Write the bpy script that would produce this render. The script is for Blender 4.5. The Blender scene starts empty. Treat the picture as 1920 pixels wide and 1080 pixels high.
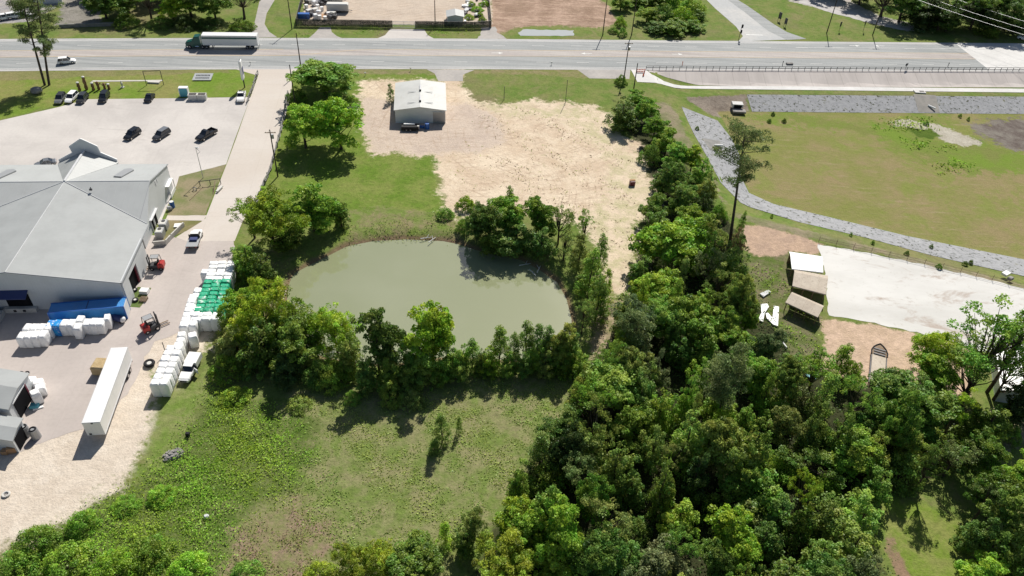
import bpy, bmesh, math, random
import numpy as np
from mathutils import Vector, Matrix
R = math.radians
sc = bpy.context.scene
# ---------------------------------------------------------------- camera, sky, sun, exposure
F, PITCH, ROLL, HC = 1451.2, 0.7, 0.0569, 97.2
cp, sp_, cr, sr = math.cos(PITCH), math.sin(PITCH), math.cos(ROLL), math.sin(ROLL)
_fw = np.array([0, cp, -sp_]); _u = np.array([0, sp_, cp]); _r = np.array([1.0, 0, 0])
RT = cr*_r + sr*_u; UP = cr*_u - sr*_r
cam_d = bpy.data.cameras.new('camera'); cam = bpy.data.objects.new('camera', cam_d)
sc.collection.objects.link(cam)
cam.matrix_world = Matrix(((RT[0], UP[0], -_fw[0], 0), (RT[1], UP[1], -_fw[1], 0), (RT[2], UP[2], -_fw[2], HC), (0, 0, 0, 1)))
cam_d.sensor_width = 36.0; cam_d.lens = 36.0*F/1920.0
cam_d.clip_start = 1.0; cam_d.clip_end = 9000.0
sc.camera = cam
SUN_EL, SUN_AZ = R(45.5), R(12.5)          # azimuth measured from +Y towards +X
w = bpy.data.worlds.new("World"); sc.world = w; w.use_nodes = True
nt = w.node_tree
sky = nt.nodes.new('ShaderNodeTexSky'); sky.sky_type = 'NISHITA'; sky.sun_disc = False
sky.sun_elevation = SUN_EL; sky.sun_rotation = SUN_AZ
bg = nt.nodes['Background']; bg.inputs[1].default_value = 0.058
nt.links.new(sky.outputs[0], bg.inputs[0])
sl = bpy.data.lights.new('sun', 'SUN'); sl.energy = 4.9; sl.angle = R(0.5); sl.color = (1.0, 0.95, 0.87)
so = bpy.data.objects.new('sun', sl); sc.collection.objects.link(so)
sd = Vector((math.sin(SUN_AZ)*math.cos(SUN_EL), math.cos(SUN_AZ)*math.cos(SUN_EL), math.sin(SUN_EL)))
so.rotation_euler = sd.to_track_quat('Z', 'Y').to_euler(); so.location = (40, 180, 200)
sc.view_settings.view_transform = 'Standard'; sc.view_settings.look = 'None'
sc.view_settings.exposure = 0.2; sc.view_settings.gamma = 1.0
sc.cycles.max_bounces = 5; sc.cycles.diffuse_bounces = 3; sc.cycles.glossy_bounces = 2
sc.cycles.transmission_bounces = 3; sc.cycles.transparent_max_bounces = 4

def U(u, v, z=0.0):
    "world point at height z seen at pixel (u,v) of the 1920x1080 survey frame"
    d = (u-960)/F*RT - (v-540)/F*UP + _fw
    p = d*((z-HC)/d[2]); return np.array([p[0], p[1], z])
def PX(p):
    q = np.asarray(p, float)-[0, 0, HC]; z = q@_fw
    return 960+F*(q@RT)/z, 540-F*(q@UP)/z
def ppm(u, v, z=0.0):
    q = U(u, v, z)-[0, 0, HC]; return F/(q@_fw)
def height_from(b, t):
    B = U(*b); hs = np.arange(0.5, 40, .05)
    return float(min(hs, key=lambda h: math.hypot(*(np.array(PX(B+[0, 0, h]))-t))))
rnd = random.Random(7); nr = np.random.default_rng(7)
col = sc.collection

# ---------------------------------------------------------------- materials
class NB:
    def __init__(s, name):
        s.m = bpy.data.materials.new(name); s.m.use_nodes = True; s.t = s.m.node_tree
        s.b = s.t.nodes['Principled BSDF']; s.out = s.t.nodes['Material Output']
        s.pos = s.n('ShaderNodeNewGeometry').outputs['Position']
    def n(s, typ, **kw):
        x = s.t.nodes.new(typ)
        for k, v in kw.items(): setattr(x, k, v)
        return x
    def l(s, a, b): s.t.links.new(a, b)
    def val(s, sock, v):
        if hasattr(v, 'is_linked') or isinstance(v, bpy.types.NodeSocket): s.l(v, sock)
        else: sock.default_value = v
    def noise(s, scale, detail=4, rough=.6, vec=None, dist=0.0, stretch=None):
        x = s.n('ShaderNodeTexNoise'); x.inputs['Scale'].default_value = scale
        x.inputs['Detail'].default_value = detail; x.inputs['Roughness'].default_value = rough
        x.inputs['Distortion'].default_value = dist
        v = vec or s.pos
        if stretch:
            mp = s.n('ShaderNodeMapping'); mp.inputs['Scale'].default_value = stretch[:3]
            mp.inputs['Rotation'].default_value = (0, 0, stretch[3] if len(stretch) > 3 else 0)
            s.l(v, mp.inputs['Vector']); v = mp.outputs[0]
        s.l(v, x.inputs['Vector']); return x.outputs['Fac']
    def math(s, op, a, b=0.0, c=0.0):
        x = s.n('ShaderNodeMath', operation=op); s.val(x.inputs[0], a); s.val(x.inputs[1], b)
        if op in ('MULTIPLY_ADD',): s.val(x.inputs[2], c)
        return x.outputs[0]
    def ramp(s, f, lo, hi):
        x = s.n('ShaderNodeMapRange', interpolation_type='SMOOTHSTEP'); s.val(x.inputs[0], f)
        x.inputs[1].default_value = lo; x.inputs[2].default_value = hi; return x.outputs[0]
    def mix(s, f, a, b):
        x = s.n('ShaderNodeMix', data_type='RGBA'); s.val(x.inputs[0], f)
        for i, c in ((6, a), (7, b)):
            if isinstance(c, tuple): x.inputs[i].default_value = (*c[:3], 1)
            else: s.l(c, x.inputs[i])
        return x.outputs[2]
    def attr(s, name):
        x = s.n('ShaderNodeAttribute', attribute_name=name); return x.outputs['Fac']
    def bump(s, h, strength=.5, dist=.1):
        x = s.n('ShaderNodeBump'); x.inputs['Strength'].default_value = strength
        x.inputs['Distance'].default_value = dist; s.l(h, x.inputs['Height']); s.l(x.outputs[0], s.b.inputs['Normal'])
    def fin(s, colr, rough=.85, spec=.3):
        s.val(s.b.inputs['Base Color'], (*colr, 1) if isinstance(colr, tuple) else colr)
        s.b.inputs['Roughness'].default_value = rough; s.b.inputs['Specular IOR Level'].default_value = spec
        return s.m

def M_noise(name, a, b, scale=.3, rough=.85, c=None, bump=0, lo=.35, hi=.65, spec=.3, fine=2.5, cs=None):
    k = NB(name); n1 = k.noise(scale, 5, .65); co = k.mix(k.ramp(n1, lo, hi), a, b)
    if c: co = k.mix(k.ramp(k.noise(cs or scale*4, 4, .7), .52, .7), co, c)
    f = k.noise(fine, 3, .7); d = tuple(x*.72 for x in a)
    co = k.mix(k.math('MULTIPLY', k.ramp(f, .35, .75), .35), co, d)
    if bump: k.bump(f, bump, .15)
    return k.fin(co, rough, spec)
def M_flat(name, c, rough=.5, metal=0.0, spec=.5, emit=None):
    k = NB(name); n1 = k.noise(1.3, 3); co = k.mix(k.math('MULTIPLY', n1, .25), c, tuple(x*.7 for x in c))
    k.b.inputs['Metallic'].default_value = metal
    return k.fin(co, rough, spec)
def M_panel(name, a, pitch=.3, ang=0.0, dark=.8, rough=.45, stain=None, metal=0.0):
    "ribbed sheet metal: shallow standing ribs across one direction, blotchy weathering"
    k = NB(name)
    mp = k.n('ShaderNodeMapping'); mp.inputs['Rotation'].default_value = (0, 0, ang); k.l(k.pos, mp.inputs['Vector'])
    wv = k.n('ShaderNodeTexWave', wave_profile='SAW'); wv.inputs['Scale'].default_value = 1/(pitch*3.18); k.l(mp.outputs[0], wv.inputs['Vector'])
    line = k.ramp(wv.outputs['Fac'], .82, .97)
    co = k.mix(k.ramp(k.noise(.25, 5, .6), .35, .7), a, tuple(x*dark for x in a))
    co = k.mix(k.math('MULTIPLY', line, .10), co, tuple(x*.55 for x in a))
    if stain: co = k.mix(k.ramp(k.noise(.5, 6, .7, stretch=(1, .25, 1, ang)), .58, .75), co, stain)
    co = k.mix(k.math('MULTIPLY', k.ramp(k.noise(.12, 7, .75, dist=.4), .48, .68), .35), co, tuple(x*.80 for x in a)); co = k.mix(k.math('MULTIPLY', k.ramp(k.noise(1.2, 5, .8, stretch=(1, .12, 1, ang)), .58, .72), .22), co, (.30, .27, .24))
    k.bump(wv.outputs['Fac'], .35, .05); k.b.inputs['Metallic'].default_value = metal
    return k.fin(co, rough, .4)
MT = dict(
 asphalt=M_noise('asphalt', (.30, .315, .315), (.345, .355, .35), .15, fine=1.2),
 asphalt_pink=M_noise('asphalt_center', (.40, .365, .345), (.45, .42, .395), .1, fine=1.0),
 shoulder=M_noise('shoulder', (.42, .42, .42), (.49, .48, .47), .12, fine=1.0),
 conc_new=M_noise('concrete_new', (.60, .59, .57), (.68, .67, .65), .12, fine=1.0),
 marking=M_noise('paint_white', (.62, .62, .60), (.75, .75, .72), 1.0, lo=.3, hi=.5, fine=3),
 yellow=M_noise('paint_yellow', (.62, .50, .33), (.55, .43, .26), 1.0, fine=3),
 slope=None, grey_drive=M_noise('drive_grey', (.36, .34, .32), (.44, .41, .38), .2, fine=1.2),
 side_road=M_noise('side_road', (.43, .44, .44), (.52, .51, .49), .08, fine=.8),
 kerb=M_noise('kerb_concrete', (.52, .50, .46), (.62, .60, .56), .5),
 white=M_flat('white_paint', (.86, .86, .85), .45), whitewall=M_noise('white_wall', (.60, .61, .62), (.66, .66, .67), .4),
 offwhite=M_flat('offwhite', (.62, .61, .57), .6), black=M_flat('black_rubber', (.018, .018, .02), .75, spec=.3),
 gloss_black=M_flat('black_car_paint', (.014, .015, .018), .18, spec=.6), dark_grey=M_flat('dark_grey_paint', (.06, .062, .07), .25, .3),
 silver=M_flat('silver_paint', (.32, .33, .34), .3, .6), glass=M_flat('tinted_glass', (.02, .025, .035), .08, spec=.8),
 chrome=M_flat('chrome', (.6, .6, .6), .2, 1.0), red=M_flat('red_paint', (.45, .035, .03), .4), tail=M_flat('tail_lamp', (.4, .02, .02), .2),
 lamp=M_flat('head_lamp', (.75, .75, .72), .1), metal=M_flat('galvanised_metal', (.38, .39, .40), .5, .5), steel=M_flat('dark_steel', (.07, .07, .075), .5, .4),
 blue=M_flat('blue_paint', (.02, .12, .42), .4), navy=M_flat('navy_paint', (.035, .05, .16), .5), green=M_flat('green_truck_paint', (.01, .09, .075), .3),
 orange=M_flat('orange_paint', (.70, .12, .03), .5), wood=M_noise('weathered_wood', (.20, .14, .09), (.32, .24, .17), 1.0, fine=5),
 pole=M_noise('pole_wood', (.045, .035, .03), (.08, .065, .055), 1.0, fine=5), bark=M_noise('bark', (.06, .045, .035), (.12, .09, .07), 1.5, fine=6),
 carved=M_noise('carved_wood', (.26, .15, .08), (.20, .11, .06), 1.5, fine=5), rock=M_noise('rock', (.20, .19, .18), (.36, .34, .32), .8, bump=.6, fine=3),
 hay=M_noise('straw', (.45, .33, .17), (.58, .45, .26), 1.2, bump=.8, fine=5), darkgap=M_flat('dark_interior', (.012, .012, .014), .9, spec=.1),
 maroon=M_flat('maroon_door', (.14, .012, .03), .5), tan=M_noise('tan_roof', (.44, .37, .29), (.52, .45, .36), .4, rough=.6, c=(.34, .28, .22)),
 cardboard=M_noise('cardboard', (.36, .21, .11), (.45, .28, .16), .8), teal=M_flat('pale_blue_panel', (.10, .40, .48), .5),
 wrapwhite=M_noise('white_wrap', (.93, .93, .92), (.88, .88, .87), .9, rough=.38, bump=.7, fine=2.2, lo=.4, hi=.7), wrapgreen=M_noise('green_wrap', (.02, .34, .17), (.04, .46, .26), 1.1, c=(.72, .8, .74), cs=.9, rough=.35, fine=4, lo=.3, hi=.6, bump=.6),
 wrapblue=M_noise('blue_wrap', (.03, .20, .62), (.02, .36, .75), .9, c=(.78, .8, .82), cs=1.6, rough=.35, fine=4),
 darkblue=M_flat('dark_blue_wrap', (.02, .045, .25), .35), barrier=M_noise('grey_barrier', (.20, .20, .19), (.30, .29, .27), .7),
 signback=M_flat('sign_back', (.10, .10, .11), .5, .4), mesh=None)
k = NB('slope_concrete'); sx = k.n('ShaderNodeSeparateXYZ'); k.l(k.pos, sx.inputs[0])
wv = k.n('ShaderNodeTexWave', wave_profile='SAW'); wv.inputs['Scale'].default_value = .0655; wv.inputs['Distortion'].default_value = .25; k.l(k.pos, wv.inputs[0])
cc = k.mix(k.ramp(k.noise(.06, 5, .7, stretch=(3, .5, 1)), .35, .65), (.53, .485, .455), (.45, .41, .385))
cc = k.mix(k.math('MULTIPLY', k.ramp(wv.outputs['Fac'], .95, .99), .4), cc, (.22, .20, .18))
MT['slope'] = k.fin(cc, .85)
def M_road(name, a, b_):
    k = NB(name); st = (.05, 1.0, 1, -PH0)
    cc = k.mix(k.ramp(k.noise(.9, 3, .6, stretch=st), .35, .65), a, b_); cc = k.mix(k.math('MULTIPLY', k.ramp(k.noise(.45, 2, .5, stretch=(.03, 1, 1, -PH0)), .52, .66), .45), cc, tuple(x*.74 for x in a))
    cc = k.mix(k.math('MULTIPLY', k.ramp(k.noise(.05, 6, .7), .5, .7), .4), cc, tuple(x*.85 for x in a))
    cr1 = k.ramp(k.noise(.35, 8, .8, dist=1.5, stretch=(1, .4, 1, -PH0)), .495, .5); cr2 = k.ramp(k.noise(.35, 8, .8, dist=1.5, stretch=(1, .4, 1, -PH0)), .512, .507)
    cc = k.mix(k.math('MULTIPLY', k.math('MULTIPLY', cr1, cr2), .35), cc, (.14, .14, .14))
    return k.fin(cc, .85)
PH0 = .1215
MT['asphalt'] = M_road('asphalt_worn', (.29, .305, .305), (.36, .37, .365)); MT['asphalt_pink'] = M_road('asphalt_center_worn', (.40, .36, .34), (.47, .435, .405)); MT['shoulder'] = M_road('shoulder_worn', (.42, .42, .42), (.50, .49, .475))
# riprap: pale fabric-formed concrete slope with dark weeds growing in the joints
k = NB('riprap'); vo = k.n('ShaderNodeTexVoronoi', feature='DISTANCE_TO_EDGE'); vo.inputs['Scale'].default_value = .55; k.l(k.pos, vo.inputs['Vector'])
f1 = k.ramp(k.noise(.8, 5, .75), .3, .7); cc = k.mix(f1, (.27, .275, .285), (.37, .375, .385))
cr_ = k.math('MULTIPLY', k.math('MULTIPLY', k.ramp(vo.outputs['Distance'], .08, .02), k.ramp(k.noise(.7, 2), .52, .6)), .55)
cc = k.mix(cr_, cc, (.035, .05, .025)); cc = k.mix(k.ramp(k.noise(1.1, 3, .6), .61, .645), cc, (.055, .06, .035)); cc = k.mix(k.ramp(k.noise(.35, 3, .6), .62, .75), cc, (.15, .15, .09))
k.bump(k.noise(1.5, 4, .7), .5, .2); MT['riprap'] = k.fin(cc, .95)
# white pad
k = NB('white_pad'); cc = k.mix(k.ramp(k.noise(.05, 6, .65, stretch=(.6, 1.6, 1, .25)), .35, .7), (.67, .66, .63), (.54, .53, .50))
cc = k.mix(k.ramp(k.noise(.09, 6, .75, dist=.6, stretch=(.7, 1.8, 1, .35)), .53, .68), cc, (.40, .33, .28))
cc = k.mix(k.ramp(k.noise(.5, 5, .8), .55, .75), cc, (.46, .43, .385)); MT['pad'] = k.fin(cc, .8)
# yard / lot concrete
def M_lot(name, a, b, c, slab=6.0, st=.6):
    k = NB(name); cc = k.mix(k.ramp(k.noise(.045, 6, .65, dist=.4), .35, .65), a, b)
    cc = k.mix(k.math('MULTIPLY', k.ramp(k.noise(.12, 6, .75, dist=.8, stretch=(.5, 1.5, 1, .6)), .55, .8), st), cc, c)
    mp = k.n('ShaderNodeMapping'); mp.inputs['Rotation'].default_value = (0, 0, -.12); mp.inputs['Scale'].default_value = (1/slab,)*3; k.l(k.pos, mp.inputs[0])
    br = k.n('ShaderNodeTexBrick'); br.offset = 0; br.inputs['Mortar Size'].default_value = .012; br.inputs['Scale'].default_value = 1.0
    br.inputs['Brick Width'].default_value = 1.0; br.inputs['Row Height'].default_value = 1.0
    br.inputs['Color1'].default_value = (1, 1, 1, 1); br.inputs['Color2'].default_value = (.9, .9, .9, 1); br.inputs['Mortar'].default_value = (.62, .6, .58, 1)
    k.l(mp.outputs[0], br.inputs['Vector'])
    mm = k.n('ShaderNodeMix', data_type='RGBA', blend_type='MULTIPLY'); mm.inputs[0].default_value = .14; k.l(cc, mm.inputs[6]); k.l(br.outputs['Color'], mm.inputs[7])
    cc = k.mix(k.math('MULTIPLY', k.ramp(k.noise(1.6, 4, .7), .4, .8), .25), mm.outputs[2], c)
    return k.fin(cc, .85)
MT['lot'] = M_lot('lot_concrete', (.60, .565, .53), (.48, .45, .425), (.37, .34, .32), 6)
MT['yard'] = M_lot('yard_concrete', (.45, .40, .37), (.52, .465, .43), (.30, .26, .24), 5)
MT['drive'] = M_lot('drive_concrete', (.56, .50, .44), (.60, .55, .50), (.42, .37, .33), 7, .4)
MT['roof'] = M_panel('grey_roof', (.385, .40, .395), 1.1, -.12-1.571, .90, .5, stain=(.33,.34,.33))
MT['roof_wing'] = M_panel('grey_wing_roof', (.43, .445, .44), 1.1, -.12, .93, .5)
MT['shedroof'] = M_panel('shed_roof', (.54, .545, .52), .9, 1.571-.08, .88, .5, stain=(.50, .43, .36))
MT['wall'] = M_panel('wall_panel', (.62, .64, .645), .6, -.12, .93, .55)
MT['shedwall'] = M_panel('shed_wall', (.76, .78, .78), .5, .1, .9, .55)
MT['contblue'] = M_panel('container_blue', (.05, .26, .62), .28, -.25, .8, .4, stain=(.10, .26, .42))
MT['trailer'] = M_panel('trailer_skin', (.82, .82, .81), .6, 0, .97, .35)
# leaves: one material, coloured by each plant's own object colour and per-clump leaf tone
k = NB('leaves'); oi = k.n('ShaderNodeObjectInfo'); tn = k.attr('tone')
hs = k.n('ShaderNodeHueSaturation'); k.l(oi.outputs['Color'], hs.inputs['Color'])
k.l(k.math('MULTIPLY_ADD', tn, 1.05, .45), hs.inputs['Value'])
k.l(k.math('MULTIPLY_ADD', k.attr('hue'), .05, .475), hs.inputs['Hue']); hs.inputs['Saturation'].default_value = 1.0
df = k.n('ShaderNodeBsdfDiffuse'); tr = k.n('ShaderNodeBsdfTranslucent'); gl = k.n('ShaderNodeBsdfGlossy'); gl.inputs['Roughness'].default_value = .45
k.l(hs.outputs[0], df.inputs[0]); hs2 = k.n('ShaderNodeHueSaturation'); hs2.inputs['Hue'].default_value = .49; hs2.inputs['Value'].default_value = 1.25
k.l(hs.outputs[0], hs2.inputs['Color']); k.l(hs2.outputs[0], tr.inputs[0]); gl.inputs[0].default_value = (.8, .85, .8, 1)
m1 = k.n('ShaderNodeMixShader'); m1.inputs[0].default_value = .33; k.l(df.outputs[0], m1.inputs[1]); k.l(tr.outputs[0], m1.inputs[2])
m2 = k.n('ShaderNodeMixShader'); m2.inputs[0].default_value = .018; k.l(m1.outputs[0], m2.inputs[1]); k.l(gl.outputs[0], m2.inputs[2])
k.l(m2.outputs[0], k.out.inputs[0]); MT['leaf'] = k.m
# water
k = NB('pond_water'); cc = k.mix(k.ramp(k.noise(.05, 3, .5), .35, .7), (.265, .288, .165), (.295, .315, .195))
k.bump(k.noise(.9, 3, .6), .03, .03); MT['water'] = k.fin(cc, .05, .5); k.b.inputs['IOR'].default_value = 2.0
k = NB('ditch_water'); MT['ditch'] = k.fin((.42, .44, .43), .15, .6)

# ---------------------------------------------------------------- mesh builder
class MB:
    def __init__(s): s.v = []; s.f = []; s.mi = []
    def add(s, vs, fs, mi=0):
        o = len(s.v); s.v += [tuple(map(float, p)) for p in vs]; s.f += [tuple(o+i for i in f) for f in fs]; s.mi += [mi]*len(fs); return s
    def box(s, c, d, rz=0.0, mi=0, taper=1.0, bev=0.0):
        x, y, z = (q/2 for q in d); ca, sa = math.cos(rz), math.sin(rz)
        if bev > 0:
            b = min(bev, x*.9, y*.9, z*.9); rings = []
            for zz, ins in ((-z, b), (-z+b, 0), (z-b, 0), (z, b)):
                a, e = x-ins, y-ins; cc = b*.5
                rings.append([(a, e-cc), (a-cc, e), (-a+cc, e), (-a, e-cc), (-a, -e+cc), (-a+cc, -e), (a-cc, -e), (a, -e+cc)])
            vs = [(c[0]+ca*p-sa*q, c[1]+sa*p+ca*q, c[2]+zz) for zz, rg in zip((-z, -z+b, z-b, z), rings) for p, q in rg]
            fs = [(i*8+j, i*8+(j+1) % 8, (i+1)*8+(j+1) % 8, (i+1)*8+j) for i in range(3) for j in range(8)]
            fs += [tuple(range(7, -1, -1)), tuple(range(24, 32))]
            return s.add(vs, fs, mi)
        vs = []
        for zz, t in ((-z, 1), (z, taper)):
            for p, q in ((-x, -y), (x, -y), (x, y), (-x, y)): vs.append((c[0]+ca*p*t-sa*q*t, c[1]+sa*p*t+ca*q*t, c[2]+zz))
        return s.add(vs, [(3, 2, 1, 0), (4, 5, 6, 7), (0, 1, 5, 4), (1, 2, 6, 5), (2, 3, 7, 6), (3, 0, 4, 7)], mi)
    def tube(s, a, b, r0, r1=None, n=8, mi=0):
        a, b = Vector(a), Vector(b); r1 = r0 if r1 is None else r1; d = (b-a).normalized()
        q = d.to_track_quat('Z', 'Y'); vs = []
        for c, r in ((a, r0), (b, r1)):
            for i in range(n): vs.append(c+q@Vector((r*math.cos(2*math.pi*i/n), r*math.sin(2*math.pi*i/n), 0)))
        return s.add(vs, [(i, (i+1) % n, n+(i+1) % n, n+i) for i in range(n)]+[tuple(range(n-1, -1, -1)), tuple(range(n, 2*n))], mi)
    def prism(s, pts, z0, z1, mi=0):
        n = len(pts); return s.add([(p[0], p[1], z0) for p in pts]+[(p[0], p[1], z1) for p in pts],
            [(i, (i+1) % n, n+(i+1) % n, n+i) for i in range(n)]+[tuple(range(n-1, -1, -1)), tuple(range(n, 2*n))], mi)
    def loft(s, rings, mi=0, cap=True):
        n = len(rings[0]); vs = [p for r in rings for p in r]
        fs = [(i*n+j, i*n+(j+1) % n, (i+1)*n+(j+1) % n, (i+1)*n+j) for i in range(len(rings)-1) for j in range(n)]
        if cap: fs += [tuple(range(n-1, -1, -1)), tuple((len(rings)-1)*n+j for j in range(n))]
        return s.add(vs, fs, mi)
    def ball(s, c, r, sx=1, sy=1, sz=1, n=8, mi=0, jit=0.0):
        rings = []
        for i in range(1, n//2+1):
            ph = math.pi*i/(n//2+1)
            rings.append([(c[0]+r*sx*math.sin(ph)*math.cos(2*math.pi*j/n)*(1+rnd.uniform(-jit, jit)), c[1]+r*sy*math.sin(ph)*math.sin(2*math.pi*j/n)*(1+rnd.uniform(-jit, jit)), c[2]-r*sz*math.cos(ph)) for j in range(n)])
        return s.loft(rings, mi)
    def torus(s, c, R_, r, n=18, m=8, axis='Z', mi=0, rz=0.0):
        vs = []
        for i in range(n):
            a = 2*math.pi*i/n
            for j in range(m):
                b = 2*math.pi*j/m; x, y, z = (R_+r*math.cos(b))*math.cos(a), (R_+r*math.cos(b))*math.sin(a), r*math.sin(b)
                if axis == 'Y': x, y, z = x, z, y
                if rz: x, y = x*math.cos(rz)-y*math.sin(rz), x*math.sin(rz)+y*math.cos(rz)
                vs.append((c[0]+x, c[1]+y, c[2]+z))
        return s.add(vs, [(i*m+j, ((i+1) % n)*m+j, ((i+1) % n)*m+(j+1) % m, i*m+(j+1) % m) for i in range(n) for j in range(m)], mi)
    def build(s, name, mats, parent=None, smooth=False, loc=None, rz=0.0):
        me = bpy.data.meshes.new(name); me.from_pydata(s.v, [], s.f)
        if not isinstance(mats, (list, tuple)): mats = [mats]
        for m in mats: me.materials.append(MT[m] if isinstance(m, str) else m)
        if len(mats) > 1: me.polygons.foreach_set('material_index', s.mi)
        if smooth: me.polygons.foreach_set('use_smooth', [True]*len(s.f))
        me.update(); o = bpy.data.objects.new(name, me); col.objects.link(o)
        if parent: o.parent = parent
        if loc is not None: o.location = tuple(loc)
        if rz: o.rotation_euler.z = rz
        return o
def tag(o, label=None, cat=None, group=None, kind=None):
    if label: o['label'] = label
    if cat: o['category'] = cat
    if group: o['group'] = group
    if kind: o['kind'] = kind
    return o
def thing(name, label, cat, loc=(0, 0, 0), rz=0.0, group=None):
    o = bpy.data.objects.new(name, None); col.objects.link(o); o.location = tuple(float(x) for x in loc); o.rotation_euler.z = rz
    return tag(o, label, cat, group)
def copy_tree(o, parent=None):
    c = o.copy(); col.objects.link(c); c.parent = parent
    for ch in list(o.children): copy_tree(ch, c)
    return c
ORD = ['closest', 'second closest', 'third closest', 'fourth closest', 'fifth closest', 'sixth closest', 'seventh closest', 'eighth closest', 'ninth closest', 'tenth closest'] + \
      [x+' closest' for x in ('eleventh', 'twelfth', 'thirteenth', 'fourteenth', 'fifteenth', 'sixteenth', 'seventeenth', 'eighteenth', 'nineteenth', 'twentieth', 'twenty-first', 'twenty-second', 'twenty-third', 'twenty-fourth', 'twenty-fifth', 'twenty-sixth', 'twenty-seventh', 'twenty-eighth', 'twenty-ninth', 'thirtieth')]
NTH = ['first', 'second', 'third', 'fourth', 'fifth', 'sixth', 'seventh', 'eighth', 'ninth', 'tenth', 'eleventh', 'twelfth', 'thirteenth', 'fourteenth', 'fifteenth', 'sixteenth']

# ---------------------------------------------------------------- terrain
def W(px, z=0.0): return np.array([U(u, v, z)[:2] for u, v in px])
def sdf(poly, X, Y):
    "signed distance, positive inside"
    P = np.asarray(poly); x = X.ravel(); y = Y.ravel(); d = np.full(x.shape, 1e9); ins = np.zeros(x.shape, bool); n = len(P)
    for i in range(n):
        ax, ay = P[i]; bx, by = P[(i+1) % n]; ex, ey = bx-ax, by-ay
        t = np.clip(((x-ax)*ex+(y-ay)*ey)/(ex*ex+ey*ey+1e-9), 0, 1)
        d = np.minimum(d, (x-ax-ex*t)**2+(y-ay-ey*t)**2)
        c = ((ay > y) != (by > y)) & (x < (bx-ax)*(y-ay)/((by-ay) if by != ay else 1e-9)+ax); ins ^= c
    return (np.where(ins, 1, -1)*np.sqrt(d)).reshape(X.shape)
WATER = -0.9
POND = W([(540,540),(548,515),(575,500),(615,480),(650,462),(700,452),(760,449),(830,452),(860,458),(890,468),(930,478),(975,487),(1010,505),(1045,530),(1062,560),(1072,600),(1070,640),(1050,668),(980,678),(900,672),(830,670),(760,680),(690,684),(640,676),(590,665),(555,640),(535,600)], WATER)
_rd = lambda s, t: (-115.7+math.cos(.1215)*s-math.sin(.1215)*t, 205.9+math.sin(.1215)*s+math.cos(.1215)*t)
LOW = np.array([_rd(155, -5.0), _rd(420, -5.0)]+[tuple(q) for q in W([(2200,622),(1920,540),(1750,498),(1620,463),(1500,434),(1385,405),(1328,345),(1298,300),(1268,250),(1240,195)])])
BAS_O = W([(1280,184),(1400,176),(1920,180),(2200,184),(2200,612),(1920,517),(1750,479),(1620,444),(1500,416),(1390,382),(1355,345),(1330,300),(1300,250),(1276,205)], -1.5)
BAS_I = W([(1345,209),(1500,210),(1920,214),(2200,218),(2200,540),(1920,486),(1700,442),(1560,408),(1450,382),(1405,362),(1390,330),(1392,300),(1375,262),(1358,232)], -3.3)
def sst(x, a, b):
    t = np.clip((x-a)/(b-a), 0, 1); return t*t*(3-2*t)
def ground_z(X, Y):
    X = np.asarray(X, float); Y = np.asarray(Y, float)
    z = -1.5*np.clip(sdf(LOW, X, Y)/6.0, 0, 1)
    a = sdf(BAS_O, X, Y); b = sdf(BAS_I, X, Y)
    fr = np.where(a <= 0, 0, np.where(b >= 0, 1, a/(a-b+1e-6))); z = z-1.8*fr
    s = sdf(POND, X, Y)
    z = z+WATER*np.clip((s+2.5)/2.5, 0, 1)-np.clip(s*.35, 0, 1.5)
    return z
def gz(x, y): return float(ground_z(np.array([[x]]), np.array([[y]]))[0, 0])

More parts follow.
